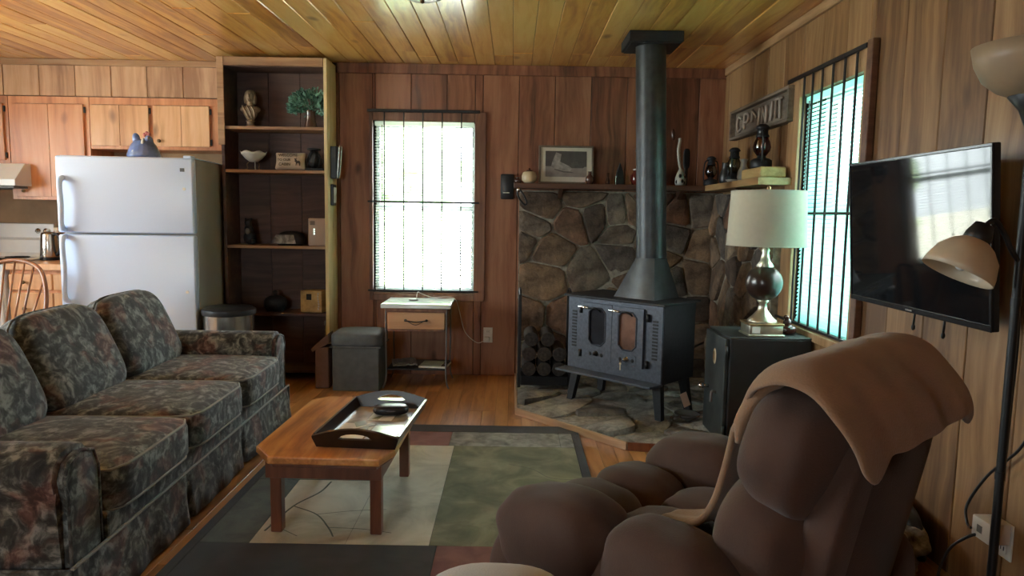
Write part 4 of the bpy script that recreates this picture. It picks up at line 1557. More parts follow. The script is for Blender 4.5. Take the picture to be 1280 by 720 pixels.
mk('backing', bx(RX0 - cxr, RX1 - cxr, RY0 - cyr, RY1 - cyr, 0.001, 0.009, 0.002), m_char, rug)
for (a, e, c0, c1, mi) in cells_:
    mk('woven_block', bx(a - cxr + 0.001, e - cxr - 0.001, c0 - cyr + 0.001, c1 - cyr - 0.001, 0.009, 0.013, 0.001), mats_rug[mi], rug)
# branch drawing woven in the beige block
for pts, r_ in [([(-0.96, 2.66), (-0.92, 2.9), (-0.85, 3.05), (-0.83, 3.18)], 0.008), ([(-0.92, 2.9), (-0.80, 2.82), (-0.72, 2.70), (-0.68, 2.62)], 0.006),
                ([(-0.80, 2.82), (-0.66, 2.86), (-0.52, 2.88)], 0.004), ([(-0.72, 2.70), (-0.58, 2.69), (-0.46, 2.66)], 0.004),
                ([(-0.96, 2.72), (-0.9, 2.68), (-0.82, 2.62)], 0.004), ([(0.0, 3.45), (0.12, 3.38), (0.2, 3.27), (0.33, 3.25)], 0.004), ([(0.12, 3.38), (0.24, 3.42)], 0.003)]:
    b = NB()
    tube(b, smoothpath([(p[0] - cxr, p[1] - cyr, 0.0125) for p in pts], 6), r_ * 0.7, 5)
    for v in b.verts: v.co.z = 0.0125 + (v.co.z - 0.0125) * 0.3
    mk('branch_motif', b, m_dgreen, rug)

# ================================================================== coffee table
TZ = 0.36
ta = thing('coffee_table', 'low oak coffee table with clipped corners standing on the rug', 'table', (-0.705, 2.97, 0.014), R(-1.5))
tz = TZ - 0.014
W2, L2, cc = 0.272, 0.44, 0.075
oc = [(-W2, -L2 + cc * 1.6), (-W2 + cc * 1.2, -L2), (W2 - cc * 0.5, -L2), (W2, -L2 + cc * 1.6), (W2, L2 - cc), (W2 - cc, L2), (-W2 + cc, L2), (-W2, L2 - cc)]
b = NB()
prism(b, oc, tz - 0.03, tz, 'xyz', 0.006)
top = mk('tabletop', b, M_tablewood, ta)
b = NB()
ocs = [(p[0] * 0.945, p[1] * 0.955) for p in oc]
prism(b, ocs, tz - 0.048, tz - 0.031, 'xyz', 0.004)
mk('moulding', b, M_tableleg, ta)
for (x0, x1, y0, y1) in ((-0.225, 0.225, -0.355, -0.335), (-0.225, 0.225, 0.335, 0.355), (-0.225, -0.205, -0.335, 0.335), (0.205, 0.225, -0.335, 0.335)):
    mk('apron', bx(x0, x1, y0, y1, tz - 0.115, tz - 0.0485, 0.002), M_tableleg, ta)
for sx in (-1, 1):
    for sy in (-1, 1):
        mk('leg', bx(sx * 0.196 - 0.022, sx * 0.196 + 0.022, sy * 0.306 - 0.022, sy * 0.306 + 0.022, 0.0, tz - 0.049, 0.003), M_tableleg, ta)

# tray
ty = thing('serving_tray', 'black wooden serving tray with arched handles on the coffee table', 'tray', (-0.575, 2.925, TZ + 0.003), R(-4))
TW, TL = 0.155, 0.275
mk('floor_panel', bx(-TW + 0.01, TW - 0.01, -TL + 0.01, TL - 0.01, 0.0, 0.008, 0.001), M_tray, ty)
mk('picture_panel', bx(-TW + 0.022, TW - 0.022, -TL + 0.025, TL - 0.025, 0.008, 0.011, 0.0005), M_trayprint, ty)
pnl = [(-0.13, -0.245, 0.012, 0.03, M_paper), (0.012, 0.125, -0.20, -0.005, M_marble), (-0.05, 0.06, 0.05, 0.16, M_paper), (-0.13, -0.02, -0.22, -0.02, M_trayprint)]
mk('picture_tile', bx(0.012, 0.128, -0.215, -0.01, 0.011, 0.0125, 0.0005), M_marble, ty)
mk('picture_tile', bx(-0.045, 0.06, 0.04, 0.175, 0.011, 0.0125, 0.0005), M_paper, ty)
mk('picture_tile', bx(-0.128, 0.004, -0.215, -0.01, 0.011, 0.0125, 0.0005), M_mat, ty)
b = NB()
bird = [(-0.11, -0.10), (-0.06, -0.085), (-0.02, -0.04), (0.02, -0.02), (-0.01, -0.06), (0.0, -0.13), (-0.04, -0.15), (-0.07, -0.12)]
prism(b, bird, 0.0126, 0.0134, 'xyz')
mk('bird_print', b, M_birdbrown, ty)
b = NB()
prism(b, [(-0.06, -0.07), (-0.09, 0.0), (-0.05, 0.03), (-0.03, -0.02)], 0.0128, 0.0136, 'xyz')
prism(b, [(-0.03, 0.06), (0.0, 0.05), (0.01, 0.12), (-0.01, 0.10)], 0.0128, 0.0136, 'xyz')
mk('leaf_print', b, M_green_d, ty)
for s in (-1, 1):
    b = NB()
    prism(b, [(0.0, 0.0), (0.012, 0.0), (0.028, 0.048), (0.018, 0.048)], -TL, TL, 'xzy', 0.002, Matrix.Translation((s * (TW - 0.012), 0, 0)) @ Matrix.Scale(s, 4, (1, 0, 0)))
    mk('side', b, M_tray, ty)
    # end with an arched top and a hand hole: outer strip + bridge
    b = NB()
    n = 20
    outer, inner, base = [], [], []
    for i in range(n + 1):
        u = -1 + 2 * i / n
        outer.append((u * (TW + 0.014), 0.048 + 0.034 * math.cos(u * math.pi / 2)))
        inner.append((u * (TW + 0.014), 0.040 if abs(u) > 0.36 else 0.042 + 0.02 * math.sqrt(max(0, 1 - (u / 0.36) ** 2))))
        base.append((u * TW, 0.040 if abs(u) > 0.36 else 0.036))
    for i in range(n):
        prism(b, [inner[i], inner[i + 1], outer[i + 1], outer[i]], -0.006, 0.006, 'xzy')
        lo0, lo1 = (base[i][0], 0.0), (base[i + 1][0], 0.0)
        prism(b, [lo0, lo1, (inner[i + 1][0], base[i + 1][1]), (inner[i][0], base[i][1])], -0.006, 0.006, 'xzy')
    bmesh.ops.remove_doubles(b, verts=b.verts[:], dist=0.0004)
    mk('end_handle', b, M_tray, ty, loc=(0, s * (TL + 0.004), 0), rot=(R(s * -16), 0, 0))
rm = thing('eyeglass_case', 'black padded case lying in the far corner of the tray', 'case', (-0.53, 3.06, TZ + 0.017), R(8))
b = NB()
cush(b, (0, 0, 0.022), (0.078, 0.045, 0.022), 3, 8)
mk('body', b, M_blackpl, rm, True)
b = NB()
tube(b, [(-0.07, -0.03, 0.024), (0, -0.047, 0.024), (0.07, -0.03, 0.024)], 0.003, 5)
mk('seam', b, M_greypl, rm, True)

# ================================================================== side table
st = thing('side_table', 'small side table with marble top and oak drawer under the window', 'table', (-0.685, 5.16, 0))
b = NB()
box(b, -0.25, 0.25, -0.19, 0.215, 0.590, 0.622, 0.006, 2)
mk('top', b, M_marble, st)
mk('apron', bx(-0.225, 0.225, -0.16, 0.19, 0.565, 0.589, 0.002), M_trimdark, st)
mk('drawer_box', bx(-0.21, 0.21, -0.148, 0.18, 0.43, 0.565, 0.002), M_trimdark, st)
dr = mk('drawer_front', bx(-0.205, 0.205, -0.165, -0.149, 0.437, 0.558, 0.003), M_drawer, st)
b = NB()
tube(b, smoothpath([(-0.075, -0.166, 0.502), (-0.07, -0.185, 0.502), (-0.02, -0.19, 0.494), (0.02, -0.19, 0.494), (0.07, -0.185, 0.502), (0.075, -0.166, 0.502)], 5), 0.0045, 6)
tube(b, smoothpath([(-0.06, -0.186, 0.50), (0, -0.20, 0.474), (0.06, -0.186, 0.50)], 5), 0.0025, 5)
for s in (-1, 1): sph(b, (s * 0.075, -0.166, 0.502), (0.010, 0.006, 0.010), 3)
mk('handle', b, M_black, dr, True)
mk('rail', bx(-0.205, 0.205, -0.163, -0.15, 0.422, 0.436, 0.002), M_trimdark, st)
for sx in (-1, 1):
    for sy in (-1, 1):
        b = NB()
        y0 = -0.155 if sy < 0 else 0.185
        pts = [(sx * 0.218, y0, 0.59), (sx * 0.218, y0, 0.30), (sx * 0.215, y0, 0.14), (sx * 0.222, y0 - 0.005, 0.05), (sx * 0.238, y0 - 0.012, 0.004)]
        tube(b, smoothpath(pts, 5), 0.0065, 6)
        mk('leg', b, M_greypl, st, True)
mk('lower_shelf', bx(-0.212, 0.212, -0.15, 0.18, 0.135, 0.147, 0.002), M_black, st)
mg = thing('magazine', 'glossy green covered magazine on the low shelf of the side table', 'magazine', (-0.565, 5.10, 0.148), R(-6))
mk('pages', bx(-0.10, 0.105, -0.07, 0.13, 0, 0.012, 0.001), M_paper, mg)
mk('cover', bx(-0.095, 0.055, -0.066, 0.126, 0.012, 0.0135, 0.0003), M_paper_g, mg)
for (x0, x1, y0, y1) in ((0.06, 0.098, 0.04, 0.12), (0.06, 0.098, -0.055, 0.025)):
    mk('cover_photo', bx(x0, x1, y0, y1, 0.012, 0.0134, 0.0003), M_ink, mg)
nw = thing('newspaper', 'crumpled grey newspaper left of the magazine on the low shelf', 'newspaper', (-0.785, 5.12, 0.148), R(12))
b = NB()
rows = []
for j in range(9):
    rows.append([(-0.09 + 0.022 * i, -0.10 + 0.026 * j, 0.010 + 0.022 * abs(noise.noise(Vector((i * 0.5, j * 0.55, 2)))) + 0.004) for i in range(9)])
grid_sheet(b, rows)
o = mk('sheets', b, M_greypl, nw)
mod(o, 'SOLIDIFY', thickness=0.010, offset=-1)
ch = thing('charging_pad', 'small grey charger puck on the marble side table top', 'charger', (-0.73, 5.20, 0.623))
b = NB()
lathe(b, [(0, 0), (0.034, 0), (0.034, 0.006), (0.03, 0.009), (0, 0.009)], 20)
mk('puck', b, M_greypl, ch, 'auto')
cdb = NB()
tube(cdb, smoothpath([(-0.71, 5.20, 0.634), (-0.705, 5.24, 0.68), (-0.68, 5.27, 0.665), (-0.60, 5.29, 0.636), (-0.50, 5.30, 0.640), (-0.43, 5.32, 0.62), (-0.40, 5.36, 0.52), (-0.36, 5.40, 0.36), (-0.27, 5.43, 0.27), (-0.205, 5.435, 0.285)], 8), 0.0032, 6)
o = mk('charger_cord', cdb, M_cord_w, None, True)
tag(o, 'white cord from the side table down to the wall outlet', 'cord')


def outlet(label, loc, rz):
    t = thing('wall_outlet', label, 'outlet', loc, rz)
    mk('plate', bx(-0.036, 0.036, -0.006, 0, -0.06, 0.06, 0.003, 2), M_whitepl, t)
    for z in (-0.028, 0.028):
        s = mk('socket', bx(-0.017, 0.017, -0.009, -0.005, z - 0.015, z + 0.015, 0.002), M_whitepl, t)
        mk('slot', bx(-0.008, -0.005, -0.0098, -0.0088, z - 0.006, z + 0.007, 0), M_black, s)
        mk('slot', bx(0.005, 0.008, -0.0098, -0.0088, z - 0.006, z + 0.007, 0), M_black, s)
    return t


outlet('white wall outlet on the back wall between window and stone', (-0.183, YB - 0.017, 0.325), 0)
pg = thing('plug', 'white charger plug in the back wall outlet', 'plug', (-0.19, YB - 0.027, 0.297))
mk('body', bx(-0.022, 0.018, -0.035, 0, -0.018, 0.018, 0.005, 2), M_whitepl, pg, 'auto')

# ottoman
ot = thing('storage_ottoman', 'square dark grey storage ottoman beside the bookcase', 'ottoman', (-1.10, 5.06, 0), R(0))
mk('box', bx(-0.165, 0.165, -0.155, 0.165, 0.0, 0.325, 0.006, 2), M_ottoman, ot)
b = NB()
cush(b, (0, 0.005, 0.365), (0.185, 0.175, 0.052), 6, 10, fn=lambda u: (u.x, u.y, u.z * (1 + 0.12 * (1 - u.x ** 2) * (1 - u.y ** 2))))
mk('lid_cushion', b, M_ottoman, ot, True)
b = NB()
tube(b, [(-0.178, -0.165, 0.318), (0.178, -0.165, 0.318), (0.178, 0.172, 0.318), (-0.178, 0.172, 0.318)], 0.006, 6, True)
mk('piping', b, M_ottoman, ot)
pb = thing('paper_bag', 'brown paper bag with a folded flap between bookcase and ottoman', 'bag', (-1.36, 5.03, 0), R(0))
mk('body', bx(-0.045, 0.055, -0.06, 0.09, 0, 0.30, 0.006), M_bag, pb)
b = NB()
prism(b, [(0.05, 0.40), (-0.075, 0.285), (-0.065, 0.265), (0.055, 0.33)], -0.06, 0.08, 'xzy', 0.003)
mk('flap', b, M_bag, pb)

# ================================================================== wood stove
sv = thing('wood_stove', 'black iron wood stove with two glass doors standing on the hearth', 'stove', (0.765, 4.475, 0.056), R(-44))
# local: x along the front (left to right), y to the rear, front face at y=-0.18
SW, SD, ZB, ZT = 0.358, 0.185, 0.215, 0.69
M_front = M_iron
mk('firebox', bx(-SW, SW, -SD + 0.008, SD, ZB, ZT, 0.004), M_iron_d, sv)
mk('front_plate', bx(-SW, SW, -SD - 0.006, -SD + 0.008, ZB, ZT, 0.003), M_iron, sv)
mk('top_plate', bx(-SW - 0.022, SW + 0.022, -SD - 0.03, SD + 0.02, ZT, ZT + 0.016, 0.004), M_iron_d, sv)
# ash shelf
b = NB()
prism(b, [(-SW - 0.015, -SD - 0.008), (SW + 0.015, -SD - 0.008), (SW - 0.0, -SD - 0.125), (-SW - 0.005, -SD - 0.125)], ZB - 0.002, ZB + 0.012, 'xyz', 0.003)
mk('ash_shelf', b, M_iron, sv)
for sx in (-1, 1):
    for sy in (-1, 1):
        b = NB()
        x0, y0 = sx * (SW - 0.05), sy * (SD - 0.04)
        pts = [(x0, y0, ZB), (x0 + sx * 0.035, y0 + sy * 0.02, 0.0)]
        d_ = [(-0.025, -0.018), (0.025, -0.018), (0.025, 0.018), (-0.025, 0.018)]
        tb = NB()
        lo = [tb.verts.new((pts[1][0] + p[0] * 0.85, pts[1][1] + p[1], pts[1][2])) for p in d_]
        hi = [tb.verts.new((pts[0][0] + p[0] * 1.2, pts[0][1] + p[1] * 1.2, pts[0][2] + 0.01)) for p in d_]
        for i in range(4):
            tb.faces.new((lo[i], lo[(i + 1) % 4], hi[(i + 1) % 4], hi[i]))
        tb.faces.new(lo)
        tb.faces.new(hi)
        merge(b, tb)
        mk('leg', b, M_iron_d, sv)


def octagon(cx_, cz_, w, h, c):
    return [(cx_ - w + c, cz_ - h), (cx_ + w - c, cz_ - h), (cx_ + w, cz_ - h + c), (cx_ + w, cz_ + h - c), (cx_ + w - c, cz_ + h), (cx_ - w + c, cz_ + h), (cx_ - w, cz_ + h - c), (cx_ - w, cz_ - h + c)]


def door_frame(bm, x0, x1, z0, z1, oct_, y0, y1):
    """plate with an octagonal hole"""
    rect = [(oct_[0][0], z0), (oct_[1][0], z0), (x1, oct_[2][1]), (x1, oct_[3][1]), (oct_[4][0], z1), (oct_[5][0], z1), (x0, oct_[6][1]), (x0, oct_[7][1])]
    corners = {1: (x1, z0), 3: (x1, z1), 5: (x0, z1), 7: (x0, z0)}
    for i in range(8):
        j = (i + 1) % 8
        poly = [oct_[i], rect[i]]
        if i in corners: poly.append(corners[i])
        poly += [rect[j], oct_[j]]
        prism(bm, poly, y0, y1, 'xzy')
    bmesh.ops.remove_doubles(bm, verts=bm.verts[:], dist=0.0003)


YF_ = -SD - 0.006
DZ0, DZ1 = ZB + 0.085, ZT - 0.028
for di, (x0, x1) in enumerate(((-0.225, 0.003), (0.006, 0.234))):
    xc = (x0 + x1) / 2
    oc_ = octagon(xc, (DZ0 + DZ1) / 2 + 0.035, 0.066, 0.118, 0.03)
    b = NB()
    door_frame(b, x0, x1, DZ0, DZ1, oc_, YF_ - 0.018, YF_)
    d = mk('door', b, M_iron, sv)
    b = NB()
    prism(b, octagon(xc, (DZ0 + DZ1) / 2 + 0.035, 0.070, 0.122, 0.03), YF_ - 0.006, YF_ - 0.001, 'xzy')
    mk('door_glass', b, M_stoveglass if di == 0 else M_stoveglass2, d)
    b = NB()
    o8 = oc_ + [oc_[0]]
    tube(b, [(p[0], YF_ - 0.018, p[1]) for p in oc_], 0.006, 5, True)
    mk('glass_rim', b, M_iron, d)
    for k, xx in enumerate((xc - 0.045, xc, xc + 0.045)):
        b = NB()
        lathe(b, [(0.015 if k != 1 else 0.018, 0), (0.015 if k != 1 else 0.018, 0.008), (0.007, 0.012), (0.009, 0.03), (0, 0.032)] if k == 1 else [(0.012, 0), (0.012, 0.003), (0, 0.004)],
              12, M=Matrix.Translation((xx, YF_ - 0.018, DZ0 + 0.045 - (0.006 if k != 1 else 0))) @ Matrix.Rotation(R(90), 4, 'X'))
        mk('air_knob', b, M_black if not (di == 1 and k == 1) else M_chrome, d, True)
    mk('vent_plate', bx(xc - 0.07, xc + 0.07, YF_ - 0.021, YF_ - 0.0185, DZ0 + 0.018, DZ0 + 0.07, 0.001), M_iron, d)
    hx = x0 + 0.012 if di == 0 else x0 + 0.02
    b = NB()
    tube(b, [(hx - 0.03, YF_ - 0.038, DZ1 - 0.028), (hx + 0.05, YF_ - 0.042, DZ1 - 0.03)], [0.008, 0.008], 8)
    mk('spring_grip', b, M_chrome, d, True)
    b = NB()
    tube(b, smoothpath([(hx + 0.048, YF_ - 0.042, DZ1 - 0.03), (hx + 0.10, YF_ - 0.045, DZ1 - 0.026), (hx + 0.125, YF_ - 0.03, DZ1 - 0.04), (hx + 0.125, YF_ - 0.017, DZ1 - 0.05)], 4), 0.006, 6)
    mk('latch_handle', b, M_black, d, True)
for s, xx in ((-1, -0.305), (1, 0.308)):
    b = NB()
    for k in range(12):
        z = ZT - 0.095 - k * 0.0205
        box(b, xx - 0.019, xx + 0.019, YF_ - 0.004, YF_ + 0.0, z - 0.006, z + 0.006, 0.001)
    mk('side_vent', b, M_black, sv)
for xx in (-0.245, 0.262):
    for z in (DZ0 + 0.03, DZ1 - 0.05):
        b = NB()
        cyl(b, (xx, YF_ - 0.012, z - 0.022), (xx, YF_ - 0.012, z + 0.022), 0.012, seg=8)
        mk('hinge', b, M_black, sv, True)
# hood cone and pipe
b = NB()
tb = NB()
pc = Vector((0.105, 0.05, 0))
lo = [(-0.09, -0.115), (0.20, -0.115), (0.20, 0.16), (-0.09, 0.16)]
ring0 = []
ring1 = []
seg = 24
for i in range(seg):
    a = 2 * math.pi * i / seg
    c_, s_ = math.cos(a), math.sin(a)
    q = 1 / max(abs(c_), abs(s_))
    ring0.append(tb.verts.new((pc.x - 0.02 + 0.150 * c_ * q, pc.y - 0.01 + 0.142 * s_ * q, ZT + 0.016)))
    ring1.append(tb.verts.new((pc.x + 0.097 * c_, pc.y + 0.097 * s_, ZT + 0.265)))
for i in range(seg):
    tb.faces.new((ring0[i], ring0[(i + 1) % seg], ring1[(i + 1) % seg], ring1[i]))
tb.faces.new(ring0)
tb.faces.new(ring1)
merge(b, tb)
mk('flue_hood', b, M_pipe, sv, 'auto')
b = NB()
zp0, zp1 = ZT + 0.262, 2.36 - 0.056
p0 = Vector((pc.x, pc.y, zp0))
p1 = Vector((pc.x - 0.08, pc.y + 0.03, zp1))
tube(b, [p0, p1], 0.0935, 32)
pipe = mk('flue_pipe', b, M_pipe, sv, 'auto')
for t in (0.02, 0.5, 0.985):
    b = NB()
    q = p0.lerp(p1, t)
    tube(b, [q - Vector((0, 0, 0.01)), q + Vector((0, 0, 0.01))], 0.0955, 32)
    mk('pipe_band', b, M_pipe, pipe, 'auto')
ctop = Matrix.Rotation(R(-44), 4, 'Z') @ p1
cw = Vector((0.765, 4.475, 0)) + Vector((ctop.x, ctop.y, 0))
cl_ = mk('ceiling_collar', bx(-0.165, 0.165, -0.165, 0.165, -0.062, 0.0, 0.004), M_iron_d, None, loc=(cw.x + 0.01, cw.y + 0.03, ZC - 0.003))
tag(cl_, 'square black ceiling collar around the top of the stove pipe', 'collar')
mk('flange', bx(-0.15, 0.15, -0.15, 0.15, -0.07, -0.062, 0.001), M_iron_d, cl_)
# key and tag
ky = thing('brass_key', 'small pale key hanging from the right stove door knob', 'key', (0, 0, 0))
ky.matrix_world = Matrix.Translation((0.765, 4.475, 0.056)) @ Matrix.Rotation(R(-44), 4, 'Z') @ Matrix.Translation((0.10, YF_ - 0.052, DZ0 + 0.04))
b = NB()
tube(b, [(0.006 * math.cos(a * math.pi / 5), 0, -0.008 + 0.008 * math.sin(a * math.pi / 5)) for a in range(10)], 0.002, 5, True)
mk('ring', b, M_brass, ky)
b = NB()
box(b, -0.004, 0.004, -0.0015, 0.0015, -0.062, -0.014, 0.001)
sph(b, (0, 0, -0.022), (0.008, 0.002, 0.009), 4)
mk('blade', b, M_cream, ky)
pt = thing('paper_tag', 'pale pink paper tag hanging beside the rear leg of the stove', 'tag', (1.075, 4.20, 0.14), R(10))
mk('card', bx(-0.022, 0.022, -0.0012, 0.0012, -0.02, 0.075, 0.0004), M_tagpaper, pt, rot=(R(8), R(-24), 0))
b = NB()
tube(b, [(-0.03, 0, 0.07), (-0.04, 0.01, 0.11), (-0.035, 0.02, 0.15)], 0.0018, 5)
mk('string', b, M_black, pt)
ds = thing('iron_dish', 'grey iron dish lying on the hearth against the safe', 'dish', (1.08, 4.19, 0.056))
b = NB()
lathe(b, [(0, 0), (0.05, 0), (0.085, 0.022), (0.09, 0.03), (0.08, 0.028), (0.045, 0.012), (0, 0.01)], 20, M=Matrix.Scale(0.9, 4))
mk('pan', b, M_greypl, ds, True)
b = NB()
tube(b, [(-0.05, -0.05, 0.02), (-0.10, -0.10, 0.018)], 0.007, 6)
mk('handle', b, M_greypl, ds, True)

# ================================================================== log rack
lr = thing('log_rack', 'black iron log rack with tall posts left of the stove', 'log rack', (0.245, 4.98, 0.056))
for xx in (-0.186, 0.168):
    for yy in (-0.10, 0.12):
        mk('post', bx(xx - 0.011, xx + 0.011, yy - 0.011, yy + 0.011, 0, 0.66, 0.002), M_black, lr)
    b = NB()
    tube(b, smoothpath([(xx, -0.10, 0.655), (xx, -0.06, 0.685), (xx, 0.08, 0.685), (xx, 0.12, 0.655)], 4), 0.008, 6)
    mk('handle', b, M_black, lr)
mk('tray', bx(-0.175, 0.157, -0.12, 0.13, 0.02, 0.088, 0.004), M_black, lr)
mk('front_bar', bx(-0.174, 0.156, -0.111, -0.095, 0.12, 0.14, 0.002), M_black, lr)
b0 = NB()
tube(b0, [(0, -0.15, 0), (0, 0.13, 0)], [0.050, 0.051], 12)
rl2 = random.Random(3)
spots = [(-0.118, 0.142), (-0.012, 0.142), (0.094, 0.142), (-0.118, 0.248), (-0.012, 0.248), (0.094, 0.248), (-0.105, 0.353), (0.010, 0.353)]
first = None
for i, (xx, zz) in enumerate(spots):
    lab = 'dark firewood log in the rack, %s row, %s of three' % (('bottom', 'middle')[i // 3] if i < 6 else '', ('left', 'middle', 'right')[i % 3])
    if i == 6: lab = 'firewood log at the top left of the log rack'
    if i == 7: lab = 'firewood log with a pale end at the top middle of the rack'
    t = thing('firewood_log', lab, 'log', (0.245 + xx, 4.98, 0.056 + zz), 0, 'firewood logs in the rack')
    if first is None:
        bark = mk('bark', b0, M_logbark, t, 'auto')
        b = NB()
        lathe(b, [(0, -0.001), (0.046, -0.001), (0.046, 0.002), (0, 0.002)], 12, M=Matrix.Translation((0, -0.15, 0)) @ Matrix.Rotation(R(90), 4, 'X'))
        cut = mk('cut_end', b, M_logend, t)
        first = (bark, cut)
    else:
        for src in first:
            c = src.copy()
            COL.objects.link(c)
            c.parent = t
    t.rotation_euler = (0, rl2.uniform(0, 6), 0)

# ================================================================== safe and table lamp
sf = thing('safe', 'dark green black steel safe under the table lamp by the stone wall', 'safe', (1.365, 3.84, 0.035))
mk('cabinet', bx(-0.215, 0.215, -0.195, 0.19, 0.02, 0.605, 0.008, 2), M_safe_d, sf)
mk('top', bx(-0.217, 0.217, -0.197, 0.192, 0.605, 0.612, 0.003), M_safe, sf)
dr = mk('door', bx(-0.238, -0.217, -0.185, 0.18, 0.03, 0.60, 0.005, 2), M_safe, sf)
b = NB()
cush(b, (-0.239, -0.005, 0.475), (0.004, 0.03, 0.044), 2.0, 8)
badge = mk('badge', b, M_cream, dr, True)
b = NB()
cush(b, (-0.243, -0.005, 0.475), (0.001, 0.018, 0.028), 2.0, 6)
tube(b, smoothpath([(-0.2435, -0.02, 0.46), (-0.2435, 0.0, 0.485), (-0.2435, 0.012, 0.495)], 4), 0.002, 5)
mk('emblem', b, M_brassd, badge, True)
b = NB()
cyl(b, (-0.237, 0.09, 0.285), (-0.275, 0.09, 0.285), 0.010, seg=10)
sph(b, (-0.28, 0.09, 0.285), 0.018, 5)
mk('knob', b, M_steel, dr, True)
b = NB()
tube(b, smoothpath([(-0.24, -0.06, 0.285), (-0.262, -0.06, 0.285), (-0.265, -0.06, 0.23)], 4), 0.008, 8)
mk('handle', b, M_greypl, dr, True)
for z in (0.1, 0.53):
    b = NB()
    cyl(b, (-0.232, -0.188, z - 0.03), (-0.232, -0.188, z + 0.03), 0.009, seg=8)
    mk('hinge', b, M_safe, dr, True)
for sx in (-1, 1):
    for sy in (-1, 1):
        b = NB()
        lathe(b, [(0.025, 0.018), (0.025, 0.021), (0.02, 0.0), (0, 0)], 10, c=(sx * 0.17, sy * 0.15, 0))
        mk('foot', b, M_black, sf)

lp = thing('table_lamp', 'table lamp with dark ball body and linen drum shade on the safe', 'lamp', (1.345, 3.745, 0.648))
b = NB()
box(b, -0.088, 0.088, -0.075, 0.075, 0.0, 0.066, 0.004, 2)
bs = mk('base_block', b, M_silverleaf, lp, 'auto')
mk('plinth', bx(-0.096, 0.096, -0.083, 0.083, 0.0, 0.012, 0.003), M_silverleaf, bs)
mk('cap_plate', bx(-0.094, 0.094, -0.081, 0.081, 0.058, 0.070, 0.003), M_brassd, bs)
mk('label_plate', bx(-0.076, -0.034, -0.0775, -0.0745, 0.018, 0.054, 0.001), M_whitepl, bs)
b = NB()
lathe(b, [(0, 0.070), (0.078, 0.070), (0.076, 0.08), (0.05, 0.105), (0.026, 0.135), (0.02, 0.17), (0.03, 0.182), (0.028, 0.19), (0, 0.19)], 28)
mk('foot', b, M_silverleaf, lp, True)
b = NB()
sph(b, (0, 0, 0.28), 0.096, 10)
mk('ball', b, M_ballbrown, lp, True)
b = NB()
lathe(b, [(0.0, 0.363), (0.042, 0.363), (0.046, 0.372), (0.026, 0.40), (0.018, 0.44), (0.022, 0.455), (0.014, 0.47), (0.012, 0.52), (0, 0.52)], 24)
mk('neck', b, M_silverleaf, lp, True)
b = NB()
lathe(b, [(0.203, 0.478), (0.190, 0.765), (0.187, 0.765), (0.200, 0.478)], 48, cap=False)
tb_ = b
bmesh.ops.contextual_create(tb_, geom=[])
sh = mk('lamp_shade', b, M_shade, lp, 'auto')
for zz, rr in ((0.479, 0.2025), (0.764, 0.1895)):
    b = NB()
    tube(b, [(rr * math.cos(a * math.pi / 24), rr * math.sin(a * math.pi / 24), zz) for a in range(48)], 0.003, 5, True)
    mk('shade_rim', b, M_shade, sh, True)
b = NB()
for k in range(3):
    a = k * 2 * math.pi / 3
    cyl(b, (0, 0, 0.745), (0.190 * math.cos(a), 0.190 * math.sin(a), 0.755), 0.002, seg=5)
cyl(b, (0, 0, 0.51), (0, 0, 0.75), 0.003, seg=6)
mk('harp', b, M_brassd, lp)
b = NB()
lathe(b, [(0.006, 0.745), (0.011, 0.752), (0.008, 0.77), (0.012, 0.785), (0, 0.796)], 12)
mk('finial', b, M_brassd, lp, True)
b = NB()
sph(b, (0, 0, 0.57), (0.03, 0.03, 0.045), 6)
mk('bulb', b, M_whitepl, lp, True)
sg = thing('brown_figurine', 'small brown figurine beside the lamp base on the safe', 'figurine', (1.50, 3.77, 0.648))
b = NB()
cush(b, (0, 0, 0.025), (0.04, 0.035, 0.025), 2.5, 6)
cush(b, (-0.008, 0, 0.06), (0.022, 0.02, 0.03), 2.2, 6)
cush(b, (-0.018, -0.008, 0.092), (0.014, 0.014, 0.015), 2.2, 5)
remeshed('body', b, M_brownglaze, sg, 0.004)

# ================================================================== mantel objects
MZ = 1.503


def jar(name, label, cat, loc, prof, mat, seg=20, rz=0):
    t = thing(name, label, cat, loc, rz)
    b = NB()
    lathe(b, prof, seg)
    mk('body', b, mat, t, True)
    return t


t = jar('cream_pot', 'cream glazed round pot at the left end of the mantel', 'pot', (0.115, 5.28, MZ), [(0, 0), (0.035, 0), (0.055, 0.02), (0.058, 0.05), (0.048, 0.078), (0.03, 0.086), (0, 0.088)], M_cream)
b = NB()
lathe(b, [(0.026, 0.084), (0.022, 0.094), (0.006, 0.098), (0.008, 0.108), (0, 0.112)], 14)
mk('lid', b, M_brownglaze, t, True)
t = jar('wood_dish', 'low dark dish left of the cream pot on the mantel', 'dish', (0.030, 5.30, MZ), [(0, 0), (0.022, 0), (0.026, 0.015), (0.022, 0.032), (0, 0.036)], M_brownglaze)
b = NB()
lathe(b, [(0.012, 0.034), (0.014, 0.045), (0, 0.05)], 10)
mk('knob', b, M_brownglaze, t, True)
